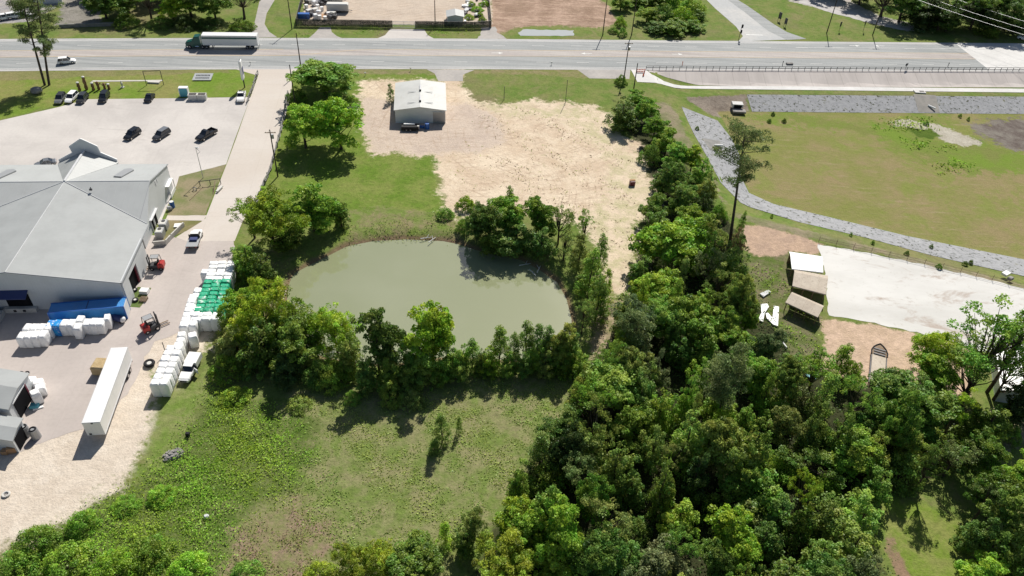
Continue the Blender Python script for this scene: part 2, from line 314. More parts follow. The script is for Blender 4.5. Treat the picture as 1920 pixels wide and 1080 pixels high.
REG = [  # name, px polygon, colour a, colour b, feather, edge noise amplitude, mottling scale
 ('lawn', [(-300,128),(487,128),(470,182),(340,182),(110,196),(0,224),(-300,300)], (.15,.235,.03), (.24,.235,.08), 1.0, 1.0, .07),
 ('centre_lawn', [(545,128),(840,130),(820,150),(680,150),(690,285),(810,285),(830,380),(860,400),(830,450),(650,450),(540,400),(490,370),(520,260)], (.12,.20,.025), (.20,.235,.06), 1.5, 2.0, .10),
 ('verge', [(640,127),(800,128),(822,140),(640,137)], (.25,.215,.115), (.17,.20,.06), 1.0, 1.5, .25),
 ('verge_east', [(872,131),(1085,131),(1112,149),(1000,139),(876,139)], (.26,.22,.12), (.18,.20,.06), 1.0, 1.5, .25),
 ('verge_west', [(-300,135),(430,130),(430,137),(250,141),(0,152),(-300,170)], (.19,.20,.07), (.24,.215,.10), 1.0, 1.5, .12),
 ('pond_slope', [(650,398),(720,388),(800,398),(852,412),(856,455),(760,449),(650,464)], (.15,.21,.045), (.235,.20,.11), 2.0, 3.0, .25),
 ('rough_field', [(380,745),(480,735),(640,725),(900,715),(1110,690),(1100,760),(1060,800),(980,905),(940,975),(880,1010),(700,1140),(300,1140),(330,950),(330,840)], (.15,.205,.05), (.245,.235,.115), 3.0, 5.0, .25),
 ('weedy', [(-60,1090),(110,975),(240,905),(310,850),(350,780),(400,715),(480,740),(600,800),(570,900),(470,950),(420,1140),(-60,1140)], (.085,.135,.025), (.14,.165,.055), 2.5, 5.0, .3),
 ('brown_patch', [(440,985),(560,945),(640,1000),(570,1130),(400,1130)], (.27,.20,.14), (.18,.20,.07), 2.5, 5.0, .5),
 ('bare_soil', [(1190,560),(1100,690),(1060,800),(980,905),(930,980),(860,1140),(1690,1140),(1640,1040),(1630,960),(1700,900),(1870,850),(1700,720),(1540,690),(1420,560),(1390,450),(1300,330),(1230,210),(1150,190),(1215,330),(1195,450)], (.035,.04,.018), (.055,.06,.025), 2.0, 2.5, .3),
 ('lower_meadow', [(1640,950),(1720,940),(1830,985),(1850,1140),(1700,1140),(1660,1010)], (.15,.225,.03), (.22,.24,.07), 2.0, 2.0, .3),
 ('lower_track', [(1655,1000),(1672,1005),(1740,1140),(1700,1140)], (.27,.18,.12), (.22,.17,.10), .6, 1.2, .3),
 ('right_meadow', [(1400,460),(1480,470),(1500,560),(1545,600),(1545,690),(1500,690),(1440,600),(1405,520)], (.10,.145,.03), (.19,.165,.10), 1.5, 2.5, .25),
 ('right_dirt_low', [(1830,770),(1940,770),(1940,830),(1880,850),(1850,820)], (.34,.28,.21), (.16,.19,.06), 1.0, 2.5, .3),
 ('dirt_lot', [(673,152),(712,148),(738,150),(832,150),(838,128),(868,128),(866,150),(885,190),(930,198),(1000,188),(1100,195),(1140,212),(1150,245),(1198,268),(1215,330),(1232,372),(1200,400),(1185,440),(1192,500),(1180,545),(1140,560),(1125,480),(1095,425),(1010,405),(940,392),(880,388),(856,412),(832,385),(825,335),(812,292),(690,285),(680,240)], (.70,.59,.45), (.58,.46,.34), 2.6, 3.4, .12),
 ('lot_scrub', [(880,197),(1100,203),(1150,250),(1215,335),(1232,372),(1190,430),(1190,500),(1140,540),(1130,470),(1090,400),(1150,370),(1150,300),(1060,225),(930,214)], (.67,.55,.42), (.47,.43,.26), 4.0, 6.0, .25),
 ('packed_dirt', [(676,180),(745,190),(835,195),(880,195),(930,215),(950,262),(900,285),(810,289),(700,285),(680,245)], (.50,.41,.34), (.57,.475,.39), 3.0, 2.5, .15),
 ('sand_path', [(1130,560),(1170,560),(1150,620),(1120,680),(1100,740),(1085,740),(1105,660),(1110,600)], (.40,.31,.22), (.20,.19,.09), 1.2, 2.2, .4),
 ('gravel', [(-200,1180),(-60,1085),(0,1045),(60,1010),(130,965),(230,905),(285,810),(320,745),(330,690),(395,655),(408,600),(300,590),(0,600),(-200,650)], (.64,.56,.465), (.57,.49,.40), 3.5, 5.0, .25),
 ('yard_grass', [(290,700),(345,745),(395,680),(400,720),(350,800),(300,880),(250,905),(290,820)], (.14,.21,.04), (.22,.24,.09), 2.0, 3.5, .25),
 ('tan_soil', [(1392,420),(1450,425),(1545,458),(1535,478),(1482,472),(1440,482),(1395,470)], (.50,.36,.26), (.40,.29,.22), 1.0, 1.5, .25),
 ('sand_plot', [(1540,598),(1640,610),(1760,635),(1820,655),(1820,760),(1700,720),(1620,725),(1545,690)], (.58,.43,.32), (.47,.35,.25), 1.0, 1.5, .25),
 ('bank_path', [(1215,190),(1262,192),(1290,250),(1330,300),(1360,390),(1395,400),(1560,440),(1750,490),(1920,530),(1920,545),(1740,500),(1540,452),(1380,410),(1340,350),(1300,300)], (.16,.175,.075), (.27,.225,.155), 1.0, 2.0, .12),
 ('field_red', [(925,-160),(1060,-160),(1090,-20),(1120,-5),(1140,10),(1160,45),(1120,52),(1040,48),(970,50),(945,62),(918,66),(922,20)], (.46,.33,.25), (.30,.21,.15), 1.5, 2.5, .12),
 ('compound', [(560,-200),(915,-200),(922,46),(568,46),(570,10)], (.57,.48,.39), (.50,.42,.345), .8, 1.2, .12),
 ('brown_bank', [(1285,184),(1400,176),(1412,210),(1345,212)], (.22,.18,.145), (.29,.245,.20), .8, 1.5, .3),
 ('basin', [(1345,209),(1500,210),(1920,214),(2200,218),(2200,540),(1920,486),(1700,442),(1560,408),(1450,382),(1405,362),(1390,330),(1392,300),(1375,262),(1358,232)], (.20,.215,.06), (.27,.22,.11), .5, .5, .055),
 ('basin_green', [(1400,212),(1500,216),(1600,235),(1680,225),(1750,205),(1770,215),(1760,260),(1830,260),(1920,285),(2000,290),(2000,330),(1800,325),(1700,290),(1640,255),(1500,235),(1400,226)], (.16,.235,.035), (.18,.20,.055), 3.5, 9.0, .12),
 ('basin_sand', [(1664,227),(1700,224),(1740,230),(1800,250),(1840,268),(1810,278),(1760,262),(1720,245),(1668,236)], (.46,.43,.36), (.38,.35,.28), .8, 3.0, .4),
 ('basin_reeds', [(1692,236),(1720,240),(1745,240),(1765,255),(1750,262),(1722,258)], (.07,.12,.015), (.09,.14,.02), .8, 1.5, .3),
 ('basin_wet', [(1820,235),(1880,222),(2000,222),(2000,285),(1900,280),(1850,265)], (.12,.095,.085), (.23,.21,.18), 2.5, 6.0, .1),
 ('grey_bank', [(60,-80),(230,-80),(195,20),(185,46),(110,46),(115,20)], (.28,.26,.23), (.20,.19,.16), 1.5, 3.0, .2),
 ('gravel_drive', [(1470,-60),(1540,-60),(1600,5),(1650,30),(1700,42),(1735,56),(1700,58),(1640,45),(1560,22),(1480,2)], (.52,.49,.46), (.42,.39,.36), 1.0, 1.5, .2),
 ('far_lot', [(-200,-80),(95,-80),(110,10),(60,40),(-200,60)], (.30,.29,.30), (.40,.37,.34), 1.0, 1.0, .2),
]
def build_ground():
    def axis(lo, hi, st, far):
        a = list(np.arange(lo, hi+1e-6, st)); x = hi; s = st
        while x < far: s *= 1.35; x += s; a.append(x)
        x = lo; s = st; b = []
        while x > -far: s *= 1.35; x -= s; b.append(x)
        return np.array(b[::-1]+a)
    xs = axis(-215, 235, 1.0, 4000); ys = axis(35, 330, 1.0, 4000)
    X, Y = np.meshgrid(xs, ys); Z = ground_z(X, Y); nx, ny = len(xs), len(ys)
    V = np.stack([X, Y, Z], -1).reshape(-1, 3)
    i = np.arange(nx*ny).reshape(ny, nx); Fc = np.stack([i[:-1, :-1], i[:-1, 1:], i[1:, 1:], i[1:, :-1]], -1).reshape(-1, 4)
    me = bpy.data.meshes.new('ground'); me.vertices.add(len(V)); me.vertices.foreach_set('co', V.ravel())
    me.loops.add(Fc.size); me.loops.foreach_set('vertex_index', Fc.ravel()); me.polygons.add(len(Fc))
    me.polygons.foreach_set('loop_start', np.arange(0, Fc.size, 4)); me.polygons.foreach_set('use_smooth', np.ones(len(Fc), bool)); me.update()
    for r in REG:
        zz = -3.3 if r[0].startswith('basin') else (-1.5 if r[0] == 'brown_bank' else 0)
        s = sdf(W(r[1], zz), X, Y); at = me.attributes.new('s_'+r[0], 'FLOAT', 'POINT'); at.data.foreach_set('value', s.ravel().astype(np.float32))
    at = me.attributes.new('s_shore', 'FLOAT', 'POINT'); at.data.foreach_set('value', sdf(POND, X, Y).ravel().astype(np.float32))
    k = NB('ground')
    n_big, n_mid, n_fin, n_pix = k.noise(.035, 5, .6), k.noise(.18, 6, .7), k.noise(.9, 5, .75), k.noise(3.0, 3, .7)
    mots = {q: k.noise(q, 6, .72, dist=.3) for q in (.055, .12, .25, .5)}
    n_edge = k.math('ADD', k.math('SUBTRACT', k.noise(.22, 7, .72), .5), 0)
    co = k.mix(k.ramp(n_mid, .35, .65), (.12,.19,.035), (.19,.215,.065)); co = k.mix(k.ramp(n_big, .5, .7), co, (.20,.18,.09)); co = k.mix(k.math('MULTIPLY', k.ramp(k.noise(.11, 7, .75, dist=.5), .5, .64), .6), co, (.235,.21,.10))
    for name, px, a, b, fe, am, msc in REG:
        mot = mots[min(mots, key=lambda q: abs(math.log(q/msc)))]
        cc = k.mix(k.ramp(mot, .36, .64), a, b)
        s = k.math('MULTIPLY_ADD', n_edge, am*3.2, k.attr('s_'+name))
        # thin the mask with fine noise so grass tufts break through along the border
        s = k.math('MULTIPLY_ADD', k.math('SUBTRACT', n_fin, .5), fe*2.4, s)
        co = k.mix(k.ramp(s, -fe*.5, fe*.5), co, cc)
        if name == 'dirt_lot':   # scattered tufts & scrapings
            tu = k.math('MULTIPLY', k.ramp(k.noise(.55, 6, .8), .56, .66), k.ramp(k.noise(.06, 3, .6), .42, .6))
            tu = k.math('MULTIPLY', tu, k.ramp(k.attr('s_'+name), 0, 1))
            co = k.mix(k.math('MULTIPLY', tu, .85), co, (.24,.24,.085)); ta = k.ramp(k.noise(.09, 7, .8, dist=1.2, stretch=(1, .45, 1, .5)), .50, .66); co = k.mix(k.math('MULTIPLY', k.math('MULTIPLY', ta, k.ramp(k.attr('s_'+name), 0, 2)), .55), co, (.52,.40,.27))
            sc_ = k.ramp(k.noise(.5, 5, .8, stretch=(.35, 1.6, 1, .7)), .55, .72)
            co = k.mix(k.math('MULTIPLY', k.math('MULTIPLY', sc_, k.ramp(k.attr('s_'+name), 0, 1)), .35), co, (.40,.31,.22))
        if name in ('packed_dirt', 'dirt_lot', 'compound'):   # looping wheel tracks
            for cx, cy, scl, th in ((8, 178, .16, .80), (-8, 150, .21, .84), (-20, 210, .13, .84)):
                mp = k.n('ShaderNodeMapping'); mp.inputs['Location'].default_value = (-cx, -cy, 0); k.l(k.pos, mp.inputs[0])
                wv = k.n('ShaderNodeTexWave', wave_type='RINGS', rings_direction='Z', wave_profile='SIN'); wv.inputs['Scale'].default_value = scl; wv.inputs['Distortion'].default_value = 3.5; wv.inputs['Detail'].default_value = 3; wv.inputs['Detail Scale'].default_value = .35; k.l(mp.outputs[0], wv.inputs[0])
                ms = k.math('MULTIPLY', k.ramp(wv.outputs['Fac'], th, .97), k.math('MULTIPLY', k.ramp(k.attr('s_'+name), .5, 3), k.ramp(n_mid, .42, .6)))
                co = k.mix(k.math('MULTIPLY', ms, .38), co, (.40,.30,.22))
        if name in ('rough_field', 'weedy', 'lower_meadow', 'right_meadow', 'centre_lawn'):
            ms = k.ramp(k.attr('s_'+name), 0, 2.5); amt = .5 if name == 'rough_field' else .4
            dk = k.ramp(k.noise(.8, 6, .8, dist=.5), .50, .68); lt = k.ramp(k.noise(1.15, 6, .85), .56, .70)
            co = k.mix(k.math('MULTIPLY', k.math('MULTIPLY', dk, ms), amt), co, (.06,.085,.02))
            co = k.mix(k.math('MULTIPLY', k.math('MULTIPLY', lt, ms), amt*.75), co, (.36,.31,.19) if name == 'rough_field' else (.27,.30,.09))
        if name == 'gravel':
            ms = k.ramp(k.attr('s_'+name), -2, 2); lt = k.ramp(k.noise(.45, 7, .85, dist=.5), .55, .72)
            co = k.mix(k.math('MULTIPLY', k.math('MULTIPLY', lt, ms), .4), co, (.46,.37,.28))
            lt = k.ramp(k.noise(.2, 6, .7), .5, .65); co = k.mix(k.math('MULTIPLY', k.math('MULTIPLY', lt, ms), .5), co, (.70,.63,.54))
        if name == 'field_red':
            sc_ = k.ramp(k.noise(.9, 3, .7, stretch=(.12, 1.5, 1, -.75)), .48, .6)
            co = k.mix(k.math('MULTIPLY', k.math('MULTIPLY', sc_, k.ramp(k.attr('s_'+name), 0, 1)), .55), co, (.22,.14,.10))
        if name == 'basin':
            sc_ = k.ramp(k.noise(.6, 5, .8, stretch=(.12, 1.0, 1, .2)), .54, .68)
            co = k.mix(k.math('MULTIPLY', k.math('MULTIPLY', sc_, k.ramp(k.attr('s_'+name), 0, 2)), .6), co, (.34,.27,.17)); co = k.mix(k.math('MULTIPLY', k.math('MULTIPLY', k.ramp(k.noise(.1, 7, .75, dist=.6), .5, .62), k.ramp(k.attr('s_'+name), 0, 2)), .6), co, (.19,.235,.05))
    sh = k.attr('s_shore'); rim = k.math('MULTIPLY', k.ramp(k.math('MULTIPLY_ADD', n_edge, 2.0, sh), -1.6, -.3), k.ramp(sh, 3, .5))
    co = k.mix(k.math('MULTIPLY', rim, .8), co, (.20,.13,.09))
    # fine mottling of blades, stones and stubble
    mm = k.n('ShaderNodeMix', data_type='RGBA', blend_type='MULTIPLY'); mm.inputs[0].default_value = 1.0; k.l(co, mm.inputs[6])
    soft = k.math('MULTIPLY', k.ramp(k.math('MAXIMUM', k.math('MAXIMUM', k.attr('s_dirt_lot'), k.attr('s_gravel')), k.math('MAXIMUM', k.attr('s_compound'), k.attr('s_basin'))), -1, 2), .55); n_f2 = k.math('ADD', k.math('MULTIPLY', k.math('SUBTRACT', n_fin, .5), k.math('SUBTRACT', 1.0, soft)), .5); g = k.math('MULTIPLY_ADD', n_f2, .95, .52); g = k.math('MULTIPLY', g, k.math('MULTIPLY_ADD', n_pix, .5, .75))
    cb = k.n('ShaderNodeCombineColor')
    for q in range(3): k.l(g, cb.inputs[q])
    k.l(cb.outputs[0], mm.inputs[7])
    hgt = k.math('ADD', k.math('MULTIPLY', n_fin, 1.0), k.math('MULTIPLY', n_pix, .5)); k.bump(hgt, .55, .35)
    me.materials.append(k.fin(mm.outputs[2], .95, .1))
    o = bpy.data.objects.new('ground', me); col.objects.link(o); tag(o, kind='structure')
build_ground()

def sheet(name, px, mat, lift, z=0.0, world=None, drape=False, kind='structure', rough_edge=0.0, step=2.0):
    P = world if world is not None else W(px, z)
    if rough_edge:
        Q = []
        for i in range(len(P)):
            a, b = P[i], P[(i+1) % len(P)]; L = np.linalg.norm(b-a); n = max(1, int(L/1.2)); nn = np.array([-(b-a)[1], (b-a)[0]])/(L+1e-6)
            for j in range(n): Q.append(a+(b-a)*j/n+nn*rnd.uniform(-1, 1)*rough_edge)
        P = np.array(Q)
    bm = bmesh.new(); vs = [bm.verts.new((p[0], p[1], 0)) for p in P]; f = bm.faces.new(vs)
    bm.normal_update()
    if f.normal.z < 0: f.normal_flip()
    if drape:
        bmesh.ops.triangulate(bm, faces=bm.faces[:])
        for ax in (0, 1):
            lo, hi = P[:, ax].min(), P[:, ax].max(); q = math.ceil(lo/step)*step
            while q < hi:
                no = [0, 0, 0]; no[ax] = 1; pc = [0, 0, 0]; pc[ax] = q
                bmesh.ops.bisect_plane(bm, geom=bm.verts[:]+bm.edges[:]+bm.faces[:], plane_co=pc, plane_no=no); q += step
        A = np.array([v.co[:2] for v in bm.verts]); zz = ground_z(A[:, :1], A[:, 1:])[:, 0]
        for v, q in zip(bm.verts, zz): v.co.z = q+lift
    else:
        bmesh.ops.triangulate(bm, faces=bm.faces[:])
        for v in bm.verts: v.co.z = z+lift
    me = bpy.data.meshes.new(name); bm.to_mesh(me); bm.free(); me.materials.append(MT[mat] if isinstance(mat, str) else mat)
    o = bpy.data.objects.new(name, me); col.objects.link(o); tag(o, kind=kind); return o

# pond water (a little larger than the shoreline: the banks cut it)
c = POND.mean(0); sheet('pond_water', None, 'water', 0, z=WATER, world=c+(POND-c)*1.06)

# ---------------------------------------------------------------- highway
PH = 0.1215; DV = np.array([math.cos(PH), math.sin(PH)]); NV = np.array([-math.sin(PH), math.cos(PH)]); RO = np.array([-115.7, 205.9])
def rd(s, t):
    b = -2.8*((s-110)/140)**2 if s < 110 else 0.0
    return RO+DV*s+NV*(t+b)
def strip(name, s0, s1, t0, t1, mat, lift, n=None, z=0.0):
    n = n or max(1, int(abs(s1-s0)/10)); f0 = t0 if callable(t0) else (lambda s: t0); f1 = t1 if callable(t1) else (lambda s: t1)
    S = np.linspace(s0, s1, n+1); P = [rd(s, f0(s)) for s in S]+[rd(s, f1(s)) for s in S[::-1]]
    return sheet(name, None, mat, lift, world=np.array(P), z=z)
strip('road_shoulder', -110, 420, -4.9, 17.3, 'shoulder', .03)
strip('road', -110, 262, -3.6, 15.7, 'asphalt', .045)
strip('road', 262, 420, -3.6, 17.0, 'conc_new', .045)
strip('road_median', -110, 262, 4.3, 8.7, 'asphalt_pink', .06)
strip('road_edge_line', -110, 205, 15.35, 15.55, 'marking', .075); strip('road_edge_line', -110, 262, -3.5, -3.3, 'marking', .075)
def ylo(s): return 4.3 if s < 45 else (4.3+4.4*float(sst(s, 45, 72)))
strip('road_yellow_line', -110, 215, lambda s: ylo(s)-.13, lambda s: ylo(s)+.13, 'yellow', .078, n=70)
strip('road_yellow_line', -110, 45, 8.6, 8.85, 'yellow', .078)
strip('road_yellow_line', 75, 262, 4.2, 4.42, 'yellow', .078)
strip('road_yellow_line', 215, 262, 8.6, 8.85, 'yellow', .078)
strip('road_edge_line', 205, 262, 12.3, 12.5, 'marking', .08)
mk = MB()
for i in range(-8, 26):
    for t in ((0.0, 12.1) if i < 26 else (0.0,)):
        s0 = 12.19*i; a, b, c2, d2 = rd(s0-1.9, t-.1), rd(s0+1.9, t-.1), rd(s0+1.9, t+.1), rd(s0-1.9, t+.1)
        mk.add([(*a, .08), (*b, .08), (*c2, .08), (*d2, .08)], [(0, 1, 2, 3)])
def arrow(s, t, sg):
    pts = [(0, -.12), (2.2, -.12), (2.2, -.5), (3.6, 0), (2.2, .5), (2.2, .12), (0, .12)]
    mk.add([(*rd(s+sg*x, t+y*1.4), .085) for x, y in pts], [tuple(range(7)) if sg > 0 else tuple(range(6, -1, -1))])
for s, t, sg in ((107, 6.5, 1), (138, 6.5, -1), (163, 6.5, 1), (224, 14.0, 1), (236, 14.0, -1)): arrow(s, t, sg)
mk.build('road_markings', 'marking').__setitem__('kind', 'structure')
# side roads, drives and aprons
sheet('side_road', [(1180,-160),(1290,-160),(1350,-20),(1400,10),(1450,45),(1475,60),(1512,73),(1384,78),(1393,68),(1380,50),(1340,15),(1325,0)], 'side_road', .035)
sheet('side_road_lane', [(1265,-160),(1290,-160),(1350,-20),(1400,10),(1450,45),(1475,60),(1512,73),(1475,75),(1440,58),(1395,22),(1340,-18)], 'asphalt', .045)
sheet('road_line', [(1399,64.5),(1430,65.5),(1430,66.8),(1399,66)], 'marking', .055)
sheet('access_drive', [(500,-160),(560,-160),(515,0),(500,25),(496,45),(505,60),(520,70),(470,71),(478,40),(487,0)], 'grey_drive', .02)
sheet('driveway_apron', [(578,72),(590,62),(600,51),(620,51),(622,60),(632,68),(645,73)], 'grey_drive', .02)
sheet('driveway_apron', [(705,73),(722,66),(732,54),(795,55),(802,66),(815,73)], 'lot', .02)
sheet('driveway_apron', [(892,74),(900,66),(903,50),(930,50),(932,60),(950,73)], 'grey_drive', .02, rough_edge=.3)
sheet('driveway_apron', [(800,130),(815,138),(822,152),(868,152),(868,140),(890,131)], 'grey_drive', .02)
sheet('driveway_apron', [(1083,131),(1105,147),(1180,148),(1182,131)], 'grey_drive', .02)
sheet('parking_lot', [(-250,300),(0,226),(105,202),(165,186),(350,184),(470,182),(440,262),(424,308),(338,331),(300,420),(-250,420)], 'lot', .015)
sheet('driveway', [(430,126.5),(560,127),(548,140),(546,180),(533,225),(515,285),(500,330),(480,372),(455,415),(440,452),(350,452),(330,445),(385,410),(425,308),(442,262),(470,182),(484,142)], 'drive', .025)
sheet('service_yard', [(-260,470),(262,440),(330,445),(440,445),(437,500),(425,560),(400,600),(330,625),(290,640),(262,690),(240,740),(175,800),(60,838),(0,858),(-260,930)], 'yard', .022, rough_edge=.35)
sheet('walkway', [(312,411),(388,411),(382,413.5),(312,413.5)][:0] or [(315,402),(388,404),(381,414),(310,413)], 'drive', .036)
sheet('concrete_pad', [(1533,458),(1640,477),(1780,507),(1920,541),(2120,590),(2120,780),(1920,715),(1860,665),(1760,632),(1640,606),(1552,591),(1548,520)], 'pad', .03, rough_edge=.25)
sheet('small_slab', [(649,197),(674,197),(674,207),(646,206)], 'kerb', .03)
sheet('ditch_water', [(972,62),(980,55),(1075,57),(1076,67),(1000,68),(975,67)], 'ditch', .03, rough_edge=.3)
sheet('gravel_drive', [(1452,-60),(1490,-60),(1560,12),(1600,22),(1655,38),(1722,55),(1690,56),(1640,45),(1560,24),(1500,5)], M_noise('pale_gravel', (.50,.48,.47), (.42,.40,.39), .3), .02, rough_edge=.5)
# embankment, pavement, riprap
def tl(t): return lambda s: t
def drape_strip(name, s0, s1, t0, t1, mat, lift):
    S = np.linspace(s0, s1, 20); P = [rd(s, t0) for s in S]+[rd(s, t1(s) if callable(t1) else t1) for s in S[::-1]]
    return sheet(name, None, mat, lift, world=np.array(P), drape=True)
drape_strip('concrete_slope', 153, 420, -4.95, lambda s: -12.7+6.5*math.exp(-(s-153)/7), 'slope', .05)
sheet('pavement', [(1183,131),(1212,131.5),(1222,140),(1245,149),(1290,152.5),(1500,153.5),(1920,158),(2200,160),(2200,170),(1920,165),(1500,160),(1320,158),(1250,156.5),(1195,154)], 'conc_new', .075, z=0, drape=True)
RRZ = -1.6
sheet('riprap_bank', None, 'riprap', .06, world=np.vstack([W([(1400,177),(1912,181),(2200,185)], -1.5), W([(2200,218),(1912,214),(1410,209.5)], -3.3)]), drape=True)
sheet('riprap_bank', None, 'riprap', .06, world=np.vstack([W([(1278,200),(1300,250),(1328,300),(1350,345),(1388,383),(1500,417),(1620,445),(1750,480),(1920,518),(2200,592)], -1.5),
    W([(2200,545),(1920,487),(1700,443),(1560,409),(1450,383),(1404,362),(1388,330),(1390,300),(1373,262),(1345,228)], -3.3)]), drape=True)

# ---------------------------------------------------------------- vegetation
def leaf_mesh(name, C, N, S, asp, tone, hue, mat='leaf'):
    n = len(C); N = N/np.linalg.norm(N, axis=1, keepdims=True)
    r = nr.normal(size=(n, 3)); T = np.cross(N, r); T /= np.linalg.norm(T, axis=1, keepdims=True)+1e-9; B = np.cross(N, T)
    L = (S*.5)[:, None]; Wd = (S*.5*asp)[:, None]
    V = np.stack([C-T*L, C+B*Wd+N*L*.15, C+T*L, C-B*Wd-N*L*.1], 1).reshape(-1, 3)
    me = bpy.data.meshes.new(name); me.vertices.add(4*n); me.vertices.foreach_set('co', V.ravel())
    me.loops.add(4*n); me.loops.foreach_set('vertex_index', np.arange(4*n)); me.polygons.add(n)
    me.polygons.foreach_set('loop_start', np.arange(0, 4*n, 4)); me.update()
    a = me.attributes.new('tone', 'FLOAT', 'POINT'); a.data.foreach_set('value', np.repeat(tone, 4).astype(np.float32))
    a = me.attributes.new('hue', 'FLOAT', 'POINT'); a.data.foreach_set('value', np.repeat(hue, 4).astype(np.float32))
    me.materials.append(MT[mat]); return me
def clumps_to_mesh(name, cl, per_m2, size, asp, upw=.35, jit=.6, droop=0.0, cone=.0):
    Cs, Ns, Ss, To, Hu = [], [], [], [], []
    for (c, r, sq) in cl:
        n = max(8, int(per_m2*4*math.pi*r*r)); d = nr.normal(size=(n, 3)); d /= np.linalg.norm(d, axis=1, keepdims=True)
        d[:, 2] = np.where(d[:, 2] < -.35, -d[:, 2]*.6, d[:, 2])
        rr = r*np.clip(1+nr.normal(size=(n, 1))*.16, .4, 1.45)
        p = d*rr; p[:, 2] *= sq; p += np.array(c)
        nn = d*.75+np.array([0, 0, upw])+nr.normal(size=(n, 3))*jit
        if droop: nn[:, 2] *= (1-droop)
        t = nr.normal()*.17+.5
        Cs.append(p); Ns.append(nn); Ss.append(size*nr.uniform(.6, 1.3, n)); To.append(t+nr.normal(size=n)*.13); Hu.append(np.full(n, nr.normal()*.4+.5)+nr.normal(size=n)*.15)
    return leaf_mesh(name, np.vstack(Cs), np.vstack(Ns), np.concatenate(Ss), asp, np.clip(np.concatenate(To), 0, 1), np.clip(np.concatenate(Hu), 0, 1))
def shell(n, rx, ry, z0, z1, lo=-.3, inner=.35, pw=1.0, topr=None):
    out = []
    for i in range(n):
        a = rnd.uniform(0, 2*math.pi); t = rnd.random()
        ph = lo+(1-lo)*t**.85; rad = math.sqrt(max(0, 1-ph*ph)); q = 1 if rnd.random() > inner else rnd.uniform(.3, .85)
        zc = (z0+z1)/2; hz = (z1-z0)/2
        out.append((rx*rad*q*math.cos(a)*rnd.uniform(.85, 1.12), ry*rad*q*math.sin(a)*rnd.uniform(.85, 1.12), zc+hz*ph*q*rnd.uniform(.9, 1.1)))
    return out
def trunk_mb(h, r0, lim, top=None, lean=(0, 0)):
    m = MB(); p = Vector((0, 0, -.4)); n = 5; top = top or h; pts = [p]
    for i in range(1, n+1):
        pts.append(Vector((lean[0]*i/n+rnd.uniform(-.12, .12), lean[1]*i/n+rnd.uniform(-.12, .12), top*i/n)))
    for i in range(n): m.tube(pts[i], pts[i+1], r0*(1-i/n*.8), r0*(1-(i+1)/n*.8), 7)
    for (x, y, z) in lim:
        b = pts[min(n, max(1, int(n*min(.95, z/top*.62))))]; e = Vector((x, y, z)); mid = b.lerp(e, .5)+Vector((0, 0, -.15*abs(z-b.z)))
        m.tube(b, mid, r0*.34, r0*.2, 5); m.tube(mid, e, r0*.2, r0*.06, 5)
    return m
PROTO = {}
def proto(kind, var, w, h, crown, trunk): PROTO.setdefault(kind, []).append((w, h, crown, trunk))
def mesh_of(mb, name, mat):
    me = bpy.data.meshes.new(name); me.from_pydata(mb.v, [], mb.f); me.materials.append(MT[mat]); me.update(); return me
def sprays(lobes, ns, r0, r1, sq=.75, upb=.25):
    "each lobe carries many small leaf sprays on its surface, so gaps and ragged edges show between them"
    out = []
    for (c, r) in lobes:
        for i in range(max(3, int(ns*r*r))):
            d = np.array([rnd.gauss(0, 1), rnd.gauss(0, 1), rnd.gauss(upb, .9)]); d /= np.linalg.norm(d)+1e-6
            if d[2] < -.5: d[2] *= -.6
            q = r*rnd.uniform(.72, 1.22)
            out.append(((c[0]+d[0]*q, c[1]+d[1]*q, max(.25, c[2]+d[2]*q*.85)), rnd.uniform(r0, r1), sq))
    return out
